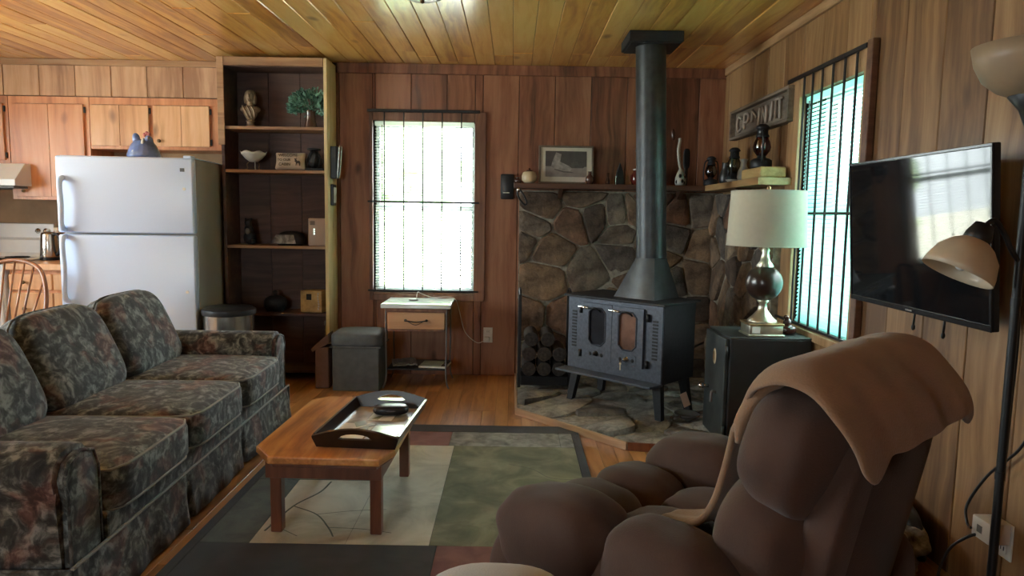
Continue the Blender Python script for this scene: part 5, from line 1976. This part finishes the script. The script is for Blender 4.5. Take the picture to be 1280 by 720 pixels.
# framed photograph
pf = thing('picture_frame', 'framed black and white photograph of boots leaning on the mantel', 'picture', (0.39, 5.32, MZ), R(2))
FWd, FH = 0.205, 0.285
tilt = (R(-7), 0, 0)
b = NB()
for (x0, x1, z0, z1) in ((-FWd, FWd, 0, 0.014), (-FWd, FWd, FH - 0.014, FH), (-FWd, -FWd + 0.014, 0.014, FH - 0.014), (FWd - 0.014, FWd, 0.014, FH - 0.014)):
    box(b, x0, x1, -0.012, 0.008, z0, z1, 0.002)
mk('frame', b, M_framewood, pf, rot=tilt)
mk('mat_board', bx(-FWd + 0.014, FWd - 0.014, -0.003, 0.005, 0.014, FH - 0.014), M_mat, pf, rot=tilt)
x0, x1, z0, z1 = -0.155, 0.155, 0.052, 0.245
ph = mk('photograph', bx(x0, x1, -0.0045, -0.003, z0, z1), M_photo_bg, pf, rot=tilt)
mk('ground_print', bx(x0, x1, -0.0052, -0.0045, z0, z0 + 0.078), M_photo_fg, ph)
b = NB()
prism(b, [(-0.075, 0.235), (-0.035, 0.222), (-0.045, 0.165), (0.02, 0.135), (0.045, 0.115), (0.03, 0.095), (-0.02, 0.098), (-0.085, 0.115), (-0.112, 0.125), (-0.105, 0.16)], -0.006, -0.0053, 'xzy')
mk('boot_print', b, M_photo_boot, ph)
b = NB()
prism(b, [(0.015, 0.14), (0.05, 0.165), (0.085, 0.168), (0.10, 0.14), (0.14, 0.13), (0.125, 0.118), (0.04, 0.118)], -0.0061, -0.0054, 'xzy')
prism(b, [(-0.09, 0.112), (-0.02, 0.094), (0.04, 0.09), (0.06, 0.082), (-0.02, 0.085), (-0.085, 0.104)], -0.0061, -0.0054, 'xzy')
mk('boot_print', b, M_photo_bootd, ph)
jar('brown_bottle', 'small brown round bottle before the picture frame corner', 'bottle', (0.56, 5.245, MZ), [(0, 0), (0.022, 0), (0.032, 0.02), (0.03, 0.045), (0.014, 0.065), (0.012, 0.085), (0.016, 0.09), (0, 0.091)], M_brownglaze)
jar('tiny_vase', 'tiny dark vase left of the flat iron on the mantel', 'vase', (0.70, 5.30, MZ), [(0, 0), (0.015, 0), (0.018, 0.02), (0.008, 0.05), (0.010, 0.085), (0, 0.086)], M_brownglaze)
si = thing('flat_iron', 'antique black flat iron standing on its heel on the mantel', 'iron', (0.785, 5.275, MZ), R(15))
b = NB()
prism(b, [(-0.032, 0.0), (0.032, 0.0), (0.034, 0.03), (0.026, 0.09), (0.0, 0.158), (-0.026, 0.09), (-0.034, 0.03)], -0.008, 0.014, 'xzy', 0.003)
mk('sole', b, M_iron_d, si)
b = NB()
tube(b, smoothpath([(0, 0.014, 0.03), (0, 0.04, 0.03), (0, 0.05, 0.06), (0, 0.04, 0.10), (0, 0.014, 0.10)], 4), 0.007, 7)
mk('handle', b, M_black, si, True)
mk('edge', bx(-0.036, -0.031, -0.008, 0.014, 0.0, 0.06, 0.001), M_steel, si)
t = jar('red_jar', 'oxblood red lidded jar on the mantel close to the stove pipe', 'jar', (0.92, 5.30, MZ), [(0, 0), (0.04, 0), (0.052, 0.03), (0.05, 0.07), (0.03, 0.095), (0.028, 0.11), (0, 0.112)], M_redglaze)
b = NB()
lathe(b, [(0.034, 0.108), (0.036, 0.116), (0.012, 0.122), (0.012, 0.132), (0, 0.135)], 14)
mk('lid', b, M_whitepl, t, True)
# long necked vase
bv = thing('long_neck_vase', 'spotted grey vase with a thin curved neck right of the stove pipe', 'vase', (1.235, 5.27, MZ))
b = NB()
lathe(b, [(0, 0), (0.036, 0), (0.042, 0.02), (0.040, 0.055), (0.028, 0.09), (0.014, 0.12), (0, 0.122)], 18)
mk('body', b, M_bone, bv, True)
b = NB()
pts = smoothpath([(0.0, 0, 0.11), (-0.016, 0, 0.18), (-0.024, 0, 0.26), (-0.016, 0, 0.32), (-0.018, 0, 0.345)], 7)
tube(b, pts, [0.011 + 0.0022 * (i % 2) for i in range(len(pts))], 8)
mk('neck', b, M_bone, bv, True)
b = NB()
cush(b, (-0.028, 0, 0.375), (0.014, 0.012, 0.042), 2.4, 5, Matrix.Rotation(R(-6), 4, 'Y'))
mk('stopper', b, M_brownglaze, bv, True)
b = NB()
for (a, z, r_) in ((-1.9, 0.068, 0.016), (-1.5, 0.03, 0.015), (-2.6, 0.025, 0.014), (-0.9, 0.06, 0.013), (-1.1, 0.02, 0.012)):
    sph(b, (0.038 * math.cos(a), 0.038 * math.sin(a), z), (r_ * 0.7, r_ * 0.5, r_), 3)
mk('spots', b, M_black, bv, True)
bo2 = thing('vase_shadow', 'tall dark shape standing in for the shadow behind the long necked vase', 'shadow_shape', (1.285, 5.32, MZ))  # dark solid shape in place of the shadow next to the vase
b = NB()
cush(b, (0, 0, 0.20), (0.026, 0.010, 0.075), 3.5, 6)
mk('blade', b, M_iron_d, bo2, True)  # upper part of the shadow shape
mk('handle', bx(-0.012, 0.012, -0.007, 0.007, 0.0, 0.14, 0.003), M_iron_d, bo2)  # lower part of the shadow shape


def lantern(label, loc, s, glass, capmat, rz=0, chimney=True):
    t = thing('oil_lantern', label, 'lantern', loc, rz)
    S = lambda pr: [(r * s, z * s) for r, z in pr]
    b = NB()
    lathe(b, S([(0, 0), (0.062, 0), (0.066, 0.012), (0.066, 0.05), (0.05, 0.062), (0.028, 0.068), (0.026, 0.082), (0, 0.082)]), 20)
    mk('fuel_tank', b, capmat, t, True)
    b = NB()
    lathe(b, S([(0.028, 0.08), (0.05, 0.11), (0.056, 0.135), (0.047, 0.17), (0.034, 0.20), (0.032, 0.20), (0.045, 0.168), (0.053, 0.135), (0.047, 0.112), (0.026, 0.083)]), 20, cap=False)
    mk('globe', b, glass, t, True)
    b = NB()
    lathe(b, S([(0.0, 0.195), (0.04, 0.195), (0.042, 0.205), (0.034, 0.215), (0.034, 0.245), (0.046, 0.252), (0.036, 0.268), (0.02, 0.278), (0, 0.28)]), 18)
    mk('cap', b, capmat, t, True)
    b = NB()
    for q in (-1, 1):
        tube(b, smoothpath([(q * 0.055 * s, 0, 0.03 * s), (q * 0.078 * s, 0, 0.06 * s), (q * 0.080 * s, 0, 0.16 * s), (q * 0.066 * s, 0, 0.225 * s), (q * 0.03 * s, 0, 0.24 * s)], 5), 0.006 * s, 7)
    mk('side_tubes', b, capmat, t, True)
    b = NB()
    lathe(b, S([(0.014, 0.08), (0.012, 0.10), (0.006, 0.125), (0, 0.13)]), 10)
    mk('burner', b, M_brassd, t, True)
    return t


lantern('dim glass oil lantern in the corner at the right end of the dark mantel', (1.46, 5.28, MZ), 0.78, M_jarglass, M_iron_d, R(20))
t = jar('black_pitcher', 'black glazed pitcher between two small lanterns on the corner shelf', 'pitcher', (1.50, 5.05, MZ), [(0, 0), (0.036, 0), (0.044, 0.03), (0.042, 0.07), (0.026, 0.11), (0.026, 0.145), (0.03, 0.155), (0, 0.156)], M_blackpl)
b = NB()
tube(b, smoothpath([(0.0, -0.028, 0.14), (0.0, -0.062, 0.13), (0.0, -0.066, 0.08), (0.0, -0.042, 0.045)], 5), 0.006, 7)
mk('handle', b, M_blackpl, t, True)
lantern('tall narrow oil lantern in the middle of the corner shelf', (1.49, 4.83, MZ), 0.86, M_jarglass, M_iron_d, R(60))
t = jar('glass_jug', 'small pale glass jug between lantern and wooden block', 'jug', (1.482, 4.60, MZ), [(0, 0), (0.032, 0), (0.040, 0.03), (0.036, 0.065), (0.02, 0.10), (0.018, 0.125), (0.026, 0.145), (0.0, 0.146)], M_bone)
b = NB()
tube(b, smoothpath([(0.0, 0.018, 0.13), (0.0, 0.05, 0.12), (0.0, 0.052, 0.08), (0.0, 0.036, 0.05)], 5), 0.005, 7)
mk('handle', b, M_bone, t, True)
jar('glass_saucer', 'shallow glass saucer before the tall narrow lantern', 'saucer', (1.455, 4.72, MZ), [(0, 0), (0.03, 0), (0.05, 0.018), (0.046, 0.02), (0.028, 0.006), (0, 0.005)], M_bone)
wb = mk('wooden_block', bx(-0.075, 0.075, -0.15, 0.19, 0, 0.062, 0.012, 3), M_block, None, 'auto', loc=(1.475, 4.20, MZ))
tag(wb, 'pale wooden block under the large lantern on the corner shelf', 'block')
lantern('large black oil lantern with red glass on the pale wooden block', (1.478, 4.27, MZ + 0.063), 0.94, M_redglass, M_black, R(75))
# phone box on the back wall and tassel
pbx = thing('wall_phone', 'black box shaped wall phone left of the mantel', 'phone', (-0.05, YB - 0.017, 1.385), 0)
mk('case', bx(-0.05, 0.05, -0.045, 0, 0, 0.19, 0.008, 2), M_blackpl, pbx, 'auto')
mk('slot', bx(-0.03, 0.02, -0.047, -0.044, 0.045, 0.052, 0.0005), M_paper, pbx)
mk('hook', bx(0.05, 0.07, -0.035, -0.005, 0.10, 0.16, 0.003), M_mantel, pbx)
ha = thing('hanging_strap', 'dark looped strap hanging from the left mantel end', 'strap', (0.065, 5.24, 1.46))
b = NB()
tube(b, smoothpath([(-0.03, -0.03, 0.0), (-0.035, -0.032, -0.04), (-0.015, -0.03, -0.085), (0.02, -0.03, -0.12), (0.032, -0.03, -0.10), (0.012, -0.032, -0.05), (-0.024, -0.03, 0.0)], 5), 0.007, 7)
mk('loop', b, M_blackpl, ha, True)
b = NB()
cush(b, (-0.028, -0.03, -0.01), (0.014, 0.012, 0.018), 2.5, 5)
mk('clasp', b, M_steel, ha, True)

# rustic twig sign on the right wall
sn = thing('rustic_sign', 'weathered box framed sign with twig letters on the right wall', 'sign', (XR - 0.017, 4.60, 1.92), 0)
Ls, Hs = 0.535, 0.098
mk('board', bx(-0.018, 0, -Ls, Ls, -Hs, Hs, 0.003), M_signwood, sn)
for (y0, y1, z0, z1) in ((-Ls - 0.002, Ls, Hs - 0.016, Hs + 0.003), (-Ls - 0.002, Ls, -Hs - 0.003, -Hs + 0.016), (-Ls - 0.004, -Ls + 0.02, -Hs + 0.016, Hs - 0.016), (Ls - 0.02, Ls + 0.002, -Hs + 0.016, Hs - 0.016)):
    mk('frame_rail', bx(-0.055, -0.001, y0, y1, z0, z1, 0.003), M_signwood, sn)


def twig(pts):
    b = NB()
    # pts: u along the board from the far end (0) to the near end (1.07), v height
    tube(b, smoothpath([(-0.032, Ls - u, v) for u, v in pts], 4), 0.0085, 6)
    o = mk('twig_letter', b, M_twig, sn, True)


twig([(0.19, 0.03), (0.13, 0.045), (0.10, 0.0), (0.13, -0.05), (0.19, -0.035)])
twig([(0.25, -0.05), (0.25, 0.05)])
twig([(0.25, 0.05), (0.32, 0.045), (0.34, 0.02), (0.31, -0.005), (0.25, -0.005)])
twig([(0.40, -0.02), (0.41, 0.055)])
twig([(0.41, 0.055), (0.49, 0.0)])
twig([(0.53, -0.055), (0.55, 0.05)])
twig([(0.60, -0.06), (0.60, 0.05)])
twig([(0.60, 0.05), (0.67, -0.055)])
twig([(0.67, -0.055), (0.67, 0.05)])
twig([(0.75, -0.055), (0.77, 0.06)])
twig([(0.83, -0.05), (0.83, 0.055)])
twig([(0.80, 0.06), (0.93, 0.055)])
twig([(0.90, -0.06), (0.89, 0.05)])

# ================================================================== television
tv = thing('television', 'black flat television on a wall arm beside the right window', 'television', (1.42, 2.49, 0.945), 0)
tm = (0, R(-4.5), 0)
TH, TWd = 0.555, 0.435
pan = mk('panel', bx(0.0, 0.022, -TWd, TWd, 0, TH, 0.004, 2), M_tvframe, tv, rot=tm)
mk('screen', bx(-0.0015, 0.001, -TWd + 0.011, TWd - 0.011, 0.020, TH - 0.011, 0.0005), M_tvscreen, pan)
b = NB()
for (y0, y1, z0, z1) in ((-TWd, TWd, 0, 0.019), (-TWd, TWd, TH - 0.010, TH), (-TWd, -TWd + 0.010, 0.019, TH - 0.010), (TWd - 0.010, TWd, 0.019, TH - 0.010)):
    box(b, -0.005, 0.001, y0, y1, z0, z1, 0.0015)
mk('bezel', b, M_tvframe, pan)
mk('back_cover', bx(0.022, 0.058, -TWd + 0.05, TWd - 0.05, 0.05, TH - 0.10, 0.012, 2), M_blackpl, pan)
mk('logo', bx(-0.0062, -0.0048, -0.02, 0.02, 0.006, 0.012, 0.0005), M_greypl, pan)
b = NB()
box(b, 0.045, 0.172, -0.05, 0.05, 0.17, 0.36, 0.004)
mk('wall_arm', b, M_black, tv)
for y_ in (-0.12, 0.06):
    b = NB()
    tube(b, [(0.05, y_, 0.06), (0.052, y_, -0.02), (0.050, y_, -0.055)], 0.004, 6)
    sph(b, (0.05, y_, -0.062), (0.007, 0.007, 0.012), 4)
    mk('pull_cord', b, M_black, tv, True)

# ================================================================== floor lamp
fl = thing('floor_lamp', 'black floor lamp with glass uplight bowl and reading arm at the right edge', 'lamp', (1.405, 1.95, 0))
b = NB()
lathe(b, [(0, 0), (0.13, 0), (0.13, 0.012), (0.12, 0.022), (0.03, 0.03), (0.02, 0.045), (0, 0.045)], 32)
mk('base', b, M_black, fl, 'auto')
b = NB()
tube(b, [(0, 0, 0.04), (0, 0, 1.56)], 0.0115, 12)
for z in (0.55, 1.05): tube(b, [(0, 0, z - 0.012), (0, 0, z + 0.012)], 0.0135, 12)
mk('pole', b, M_black, fl, 'auto')
b = NB()
lathe(b, [(0.014, 1.50), (0.018, 1.53), (0.034, 1.575), (0.062, 1.61), (0.06, 1.615), (0, 1.60)], 20)
mk('cup', b, M_black, fl, True)
b = NB()
lathe(b, [(0.0, 1.600), (0.05, 1.608), (0.09, 1.625), (0.125, 1.655), (0.147, 1.70), (0.156, 1.745), (0.152, 1.745), (0.142, 1.70), (0.12, 1.66), (0.085, 1.632), (0.04, 1.616), (0, 1.612)], 36, cap=False)
mk('glass_bowl', b, M_alab, fl, True)
b = NB()
tube(b, smoothpath([(0, 0, 1.16), (-0.03, -0.01, 1.19), (-0.06, -0.01, 1.245), (-0.095, -0.02, 1.275), (-0.125, -0.02, 1.25)], 6), 0.007, 8)
mk('gooseneck', b, M_black, fl, True)
Ms = Matrix.Translation((-0.118, -0.02, 1.262)) @ Matrix.Rotation(R(26), 4, 'Y')
b = NB()
lathe(b, [(0, 0.0), (0.024, 0.0), (0.034, -0.03), (0.036, -0.06), (0, -0.06)], 18, M=Ms)
mk('socket', b, M_black, fl, True)
b = NB()
lathe(b, [(0.030, -0.045), (0.055, -0.062), (0.078, -0.09), (0.090, -0.13), (0.093, -0.15), (0.090, -0.15), (0.087, -0.13), (0.075, -0.092), (0.052, -0.066), (0.030, -0.05)], 30, cap=False, M=Ms)
mk('reading_shade', b, M_beigepl, fl, True)
b = NB()
sph(b, (0, 0, -0.105), (0.024, 0.024, 0.034), 6, Ms)
mk('bulb', b, M_whitepl, fl, True)

# outlet with adapters, cables on the right wall
outlet('white outlet on the right wall behind the floor lamp pole', (XR - 0.017, 2.16, 0.26), R(-90))
ad = thing('power_adapter', 'white box power adapter plugged in behind the floor lamp pole', 'adapter', (XR - 0.027, 2.17, 0.29), R(-90))
mk('body', bx(-0.04, 0.045, -0.07, 0, -0.035, 0.035, 0.006, 2), M_whitepl, ad, 'auto')
mk('mark', bx(-0.012, 0.012, -0.0712, -0.0698, -0.012, 0.012, 0.0003), M_greypl, ad)
b = NB()
tube(b, smoothpath([(1.575, 2.04, 1.0), (1.575, 2.03, 0.8), (1.57, 2.09, 0.6), (1.56, 2.22, 0.45), (1.535, 2.27, 0.33), (1.515, 2.235, 0.285), (1.505, 2.20, 0.28)], 8), 0.005, 6)
o = mk('power_cable', b, M_blackpl, None, True)
tag(o, 'black power cable running down the right wall from the television', 'cable')
b = NB()
tube(b, smoothpath([(1.525, 2.18, 0.27), (1.50, 2.20, 0.25), (1.47, 2.24, 0.19), (1.46, 2.27, 0.10), (1.47, 2.30, 0.012), (1.46, 2.36, 0.006)], 8), 0.005, 6)
o = mk('floor_cable', b, M_blackpl, None, True)
tag(o, 'black cable from the adapter to the floor by the right wall', 'cable')
b = NB()
tube(b, smoothpath([(1.415, 1.965, 1.12), (1.445, 1.985, 0.95), (1.432, 1.97, 0.75), (1.440, 1.985, 0.45), (1.450, 2.0, 0.2), (1.455, 2.04, 0.02)], 8), 0.0045, 6)
o = mk('lamp_cord', b, M_blackpl, None, True)
tag(o, 'thin black cord hanging beside the floor lamp pole', 'cord')
# patterned cloth on the floor by the wall
gc = thing('folded_throw', 'crumpled grey patterned throw on the floor behind the recliner', 'throw', (1.42, 2.66, 0), R(80))
b = NB()
cush(b, (0, 0, 0.095), (0.30, 0.14, 0.095), 3.0, 16, wob=0.30, seed=4)
mk('cloth', b, M_greycloth, gc, True)
b = NB()
cush(b, (0.05, -0.10, 0.10), (0.28, 0.045, 0.10), 3.0, 10, wob=0.15, seed=9)
mk('dark_lining', b, M_black, gc, True)

# ================================================================== recliner
th = math.atan2(0.724, -0.69)
rc = thing('recliner', 'brown overstuffed microfibre recliner with a blanket over its back', 'recliner', (0.60, 1.84, 0), th)
# local: x forward, y to the sitter's left (towards the viewer)
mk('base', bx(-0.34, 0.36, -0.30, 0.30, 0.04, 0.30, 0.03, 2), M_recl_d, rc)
for i, s in enumerate((1, -1)):
    a = NB()
    cush(a, (0.04, s * 0.335, 0.25), (0.40, 0.10, 0.20), 4.5, 12)
    arm = mk('arm', a, M_recl, rc, True)
    a = NB()
    Mx = Matrix.Translation((0.295, s * 0.345, 0.415)) @ Matrix.Rotation(R(8), 4, 'Y')
    cush(a, (0, 0, 0), (0.195, 0.125, 0.130), 2.7, 14, Mx, wob=0.05, seed=i)
    mk('arm_pad', a, M_recl, arm, True)
    a = NB()
    Mx = Matrix.Translation((-0.05, s * 0.345, 0.42)) @ Matrix.Rotation(R(-3), 4, 'Y')
    cush(a, (0, 0, 0), (0.175, 0.120, 0.132), 2.7, 14, Mx, wob=0.05, seed=3 + i)
    mk('arm_pad', a, M_recl, arm, True)
    a = NB()
    cush(a, (0.41, s * 0.345, 0.23), (0.095, 0.115, 0.19), 3.0, 12, wob=0.04, seed=6 + i)
    mk('arm_front_pad', a, M_recl, arm, True)
for s in (1, -1):
    a = NB()
    cush(a, (0.07, s * 0.112, 0.365), (0.19, 0.122, 0.095), 3.0, 12, wob=0.05, seed=11 + s)
    mk('seat_pad', a, M_recl, rc, True)
    a = NB()
    cush(a, (0.375, s * 0.112, 0.365), (0.145, 0.122, 0.105), 2.6, 12, wob=0.05, seed=13 + s)
    mk('front_pad', a, M_recl, rc, True)
a = NB()
cush(a, (0.46, 0, 0.22), (0.055, 0.225, 0.15), 3.5, 12)
mk('footrest', a, M_recl, rc, True)
# back: two pillow lobes in front of an upright shell
a = NB()
cush(a, (0, 0, 0), (0.138, 0.325, 0.175), 2.9, 16, Matrix.Translation((-0.205, 0, 0.515)) @ Matrix.Rotation(R(-10), 4, 'Y'), wob=0.03, seed=21)
mk('lower_back_pad', a, M_recl, rc, True)
a = NB()
cush(a, (0, 0, 0), (0.128, 0.325, 0.172), 2.9, 16, Matrix.Translation((-0.262, 0, 0.765)) @ Matrix.Rotation(R(-17), 4, 'Y'), wob=0.03, seed=23)
mk('upper_back_pad', a, M_recl, rc, True)
a = NB()
Mb = Matrix.Translation((-0.312, 0, 0.47)) @ Matrix.Rotation(R(-11), 4, 'Y')
cush(a, (0, 0, 0), (0.085, 0.235, 0.385), 5, 16, Mb, fn=lambda u: (u.x if u.x > 0 else u.x * (1 - 0.55 * u.y * u.y), u.y, u.z))
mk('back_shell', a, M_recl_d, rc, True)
a = NB()
cush(a, (-0.005, 0, 0.0), (0.050, 0.258, 0.385), 6, 14, Mb)
mk('back_frame', a, M_recl, rc, True)

# blanket over the back: rows follow the path front-bottom -> top -> rear
bl = thing('blanket', 'tan fleece blanket draped over the back of the recliner', 'blanket', (0.60, 1.84, 0), th)
path = [  # x(forward), z, near y, far y
    (0.10, 0.462, 0.17, 0.11), (0.04, 0.468, 0.18, 0.06), (-0.02, 0.492, 0.18, 0.02), (-0.052, 0.55, 0.17, -0.04), (-0.068, 0.63, 0.155, -0.10), (-0.085, 0.715, 0.15, -0.16),
    (-0.115, 0.80, 0.18, -0.24), (-0.165, 0.88, 0.24, -0.30), (-0.22, 0.932, 0.30, -0.335), (-0.285, 0.958, 0.335, -0.345), (-0.345, 0.948, 0.345, -0.35),
    (-0.392, 0.908, 0.35, -0.35), (-0.428, 0.862, 0.345, -0.35), (-0.446, 0.815, 0.33, -0.345), (-0.450, 0.792, 0.30, -0.325)]
P3 = smoothpath([(p[0], p[1], 0) for p in path], 4)
E3 = smoothpath([(p[2], p[3], 0) for p in path], 4)
rows = []
nr = len(P3)
for i, (p, e) in enumerate(zip(P3, E3)):
    r_ = []
    m = 26
    for j in range(m + 1):
        t = j / m
        y_ = e.x + (e.y - e.x) * t
        w = noise.noise(Vector((y_ * 5.0, i * 0.10, 1.7))) * 0.010
        w += 0.004 * math.sin(y_ * 38 + i * 0.12)
        edge = max(0.0, 1 - min(t, 1 - t) / 0.12)
        drop = 0.035 * edge * edge * (1 if i > nr * 0.4 else 0.25)
        r_.append((p.x + w, y_, p.y + abs(w) * 0.5 - drop + 0.004))
    rows.append(r_)
b = NB()
grid_sheet(b, rows)
o = mk('fleece', b, M_blanket, bl, True)
mod(o, 'SOLIDIFY', thickness=0.018, offset=1)
mod(o, 'SUBSURF', levels=1, render_levels=1)
b = NB()
pth = smoothpath([(-0.140, 0.235, 0.755), (-0.150, 0.235, 0.815), (-0.19, 0.24, 0.885), (-0.25, 0.265, 0.935)], 6)
tube(b, pth, [0.007 + 0.012 * min(1, k / 5) for k in range(len(pth))], 8)
mk('rolled_fold', b, M_blanket, bl, True)

# pouf in the foreground
pf_ = thing('pouf', 'pale grey round pouf at the bottom edge beside the recliner arm', 'ottoman', (-0.025, 1.385, 0))
b = NB()
cush(b, (0, 0, 0.255), (0.205, 0.205, 0.255), 3.0, 14, wob=0.02, seed=2)
mk('body', b, M_pouf, pf_, True)
b = NB()
tube(b, [(0.178 * math.cos(a * math.pi / 20), 0.178 * math.sin(a * math.pi / 20), 0.43) for a in range(40)], 0.007, 6, True)
mk('piping', b, M_pouf, pf_, True)

# ================================================================== ceiling lamp
cln = thing('ceiling_lamp', 'round flush ceiling lamp with a smoky glass dome', 'lamp', (-0.455, 3.52, ZC - 0.001))
b = NB()
lathe(b, [(0, 0), (0.15, 0), (0.15, -0.02), (0.14, -0.03), (0, -0.03)], 36)
mk('ring', b, M_brassd, cln, 'auto')
b = NB()
lathe(b, [(0.138, -0.03), (0.13, -0.055), (0.105, -0.08), (0.06, -0.097), (0, -0.102)], 36)
mk('dome', b, flat('smoky_dome', (0.34, 0.24, 0.19), 0.25, var=0.05), cln, True)
b = NB()
lathe(b, [(0.01, -0.10), (0.012, -0.11), (0, -0.118)], 12)
mk('finial', b, M_brassd, cln, True)

# ================================================================== outside
gr = struct('ground_yard', bx(-18, 22, -14, 26, -0.9, -0.7), M_yard)


def tree(label, x_, y_, h, r_, seed):
    t = thing('tree', label, 'tree', (x_, y_, -0.7))
    b = NB()
    tube(b, [(0, 0, 0), (0.05, 0, h * 0.4), (0, 0.05, h * 0.75)], [0.16, 0.12, 0.06], 8)
    mk('trunk', b, M_trunk, t, True)
    rr = random.Random(seed)
    b = NB()
    for k in range(12):
        c = Vector((rr.uniform(-1, 1) * r_ * 0.6, rr.uniform(-1, 1) * r_ * 0.6, h * rr.uniform(0.35, 1.0)))
        cush(b, c, (r_ * rr.uniform(0.35, 0.6),) * 3, 2.0, 6, wob=0.5, seed=seed + k)
    o = mk('crown', b, M_tree, t)
    o['kind'] = 'stuff'


tree('leafy green tree outside the back window', -2.4, 11.5, 3.6, 1.6, 3)
tree('leafy green tree outside the right window', 7.5, 8.5, 3.4, 1.7, 8)
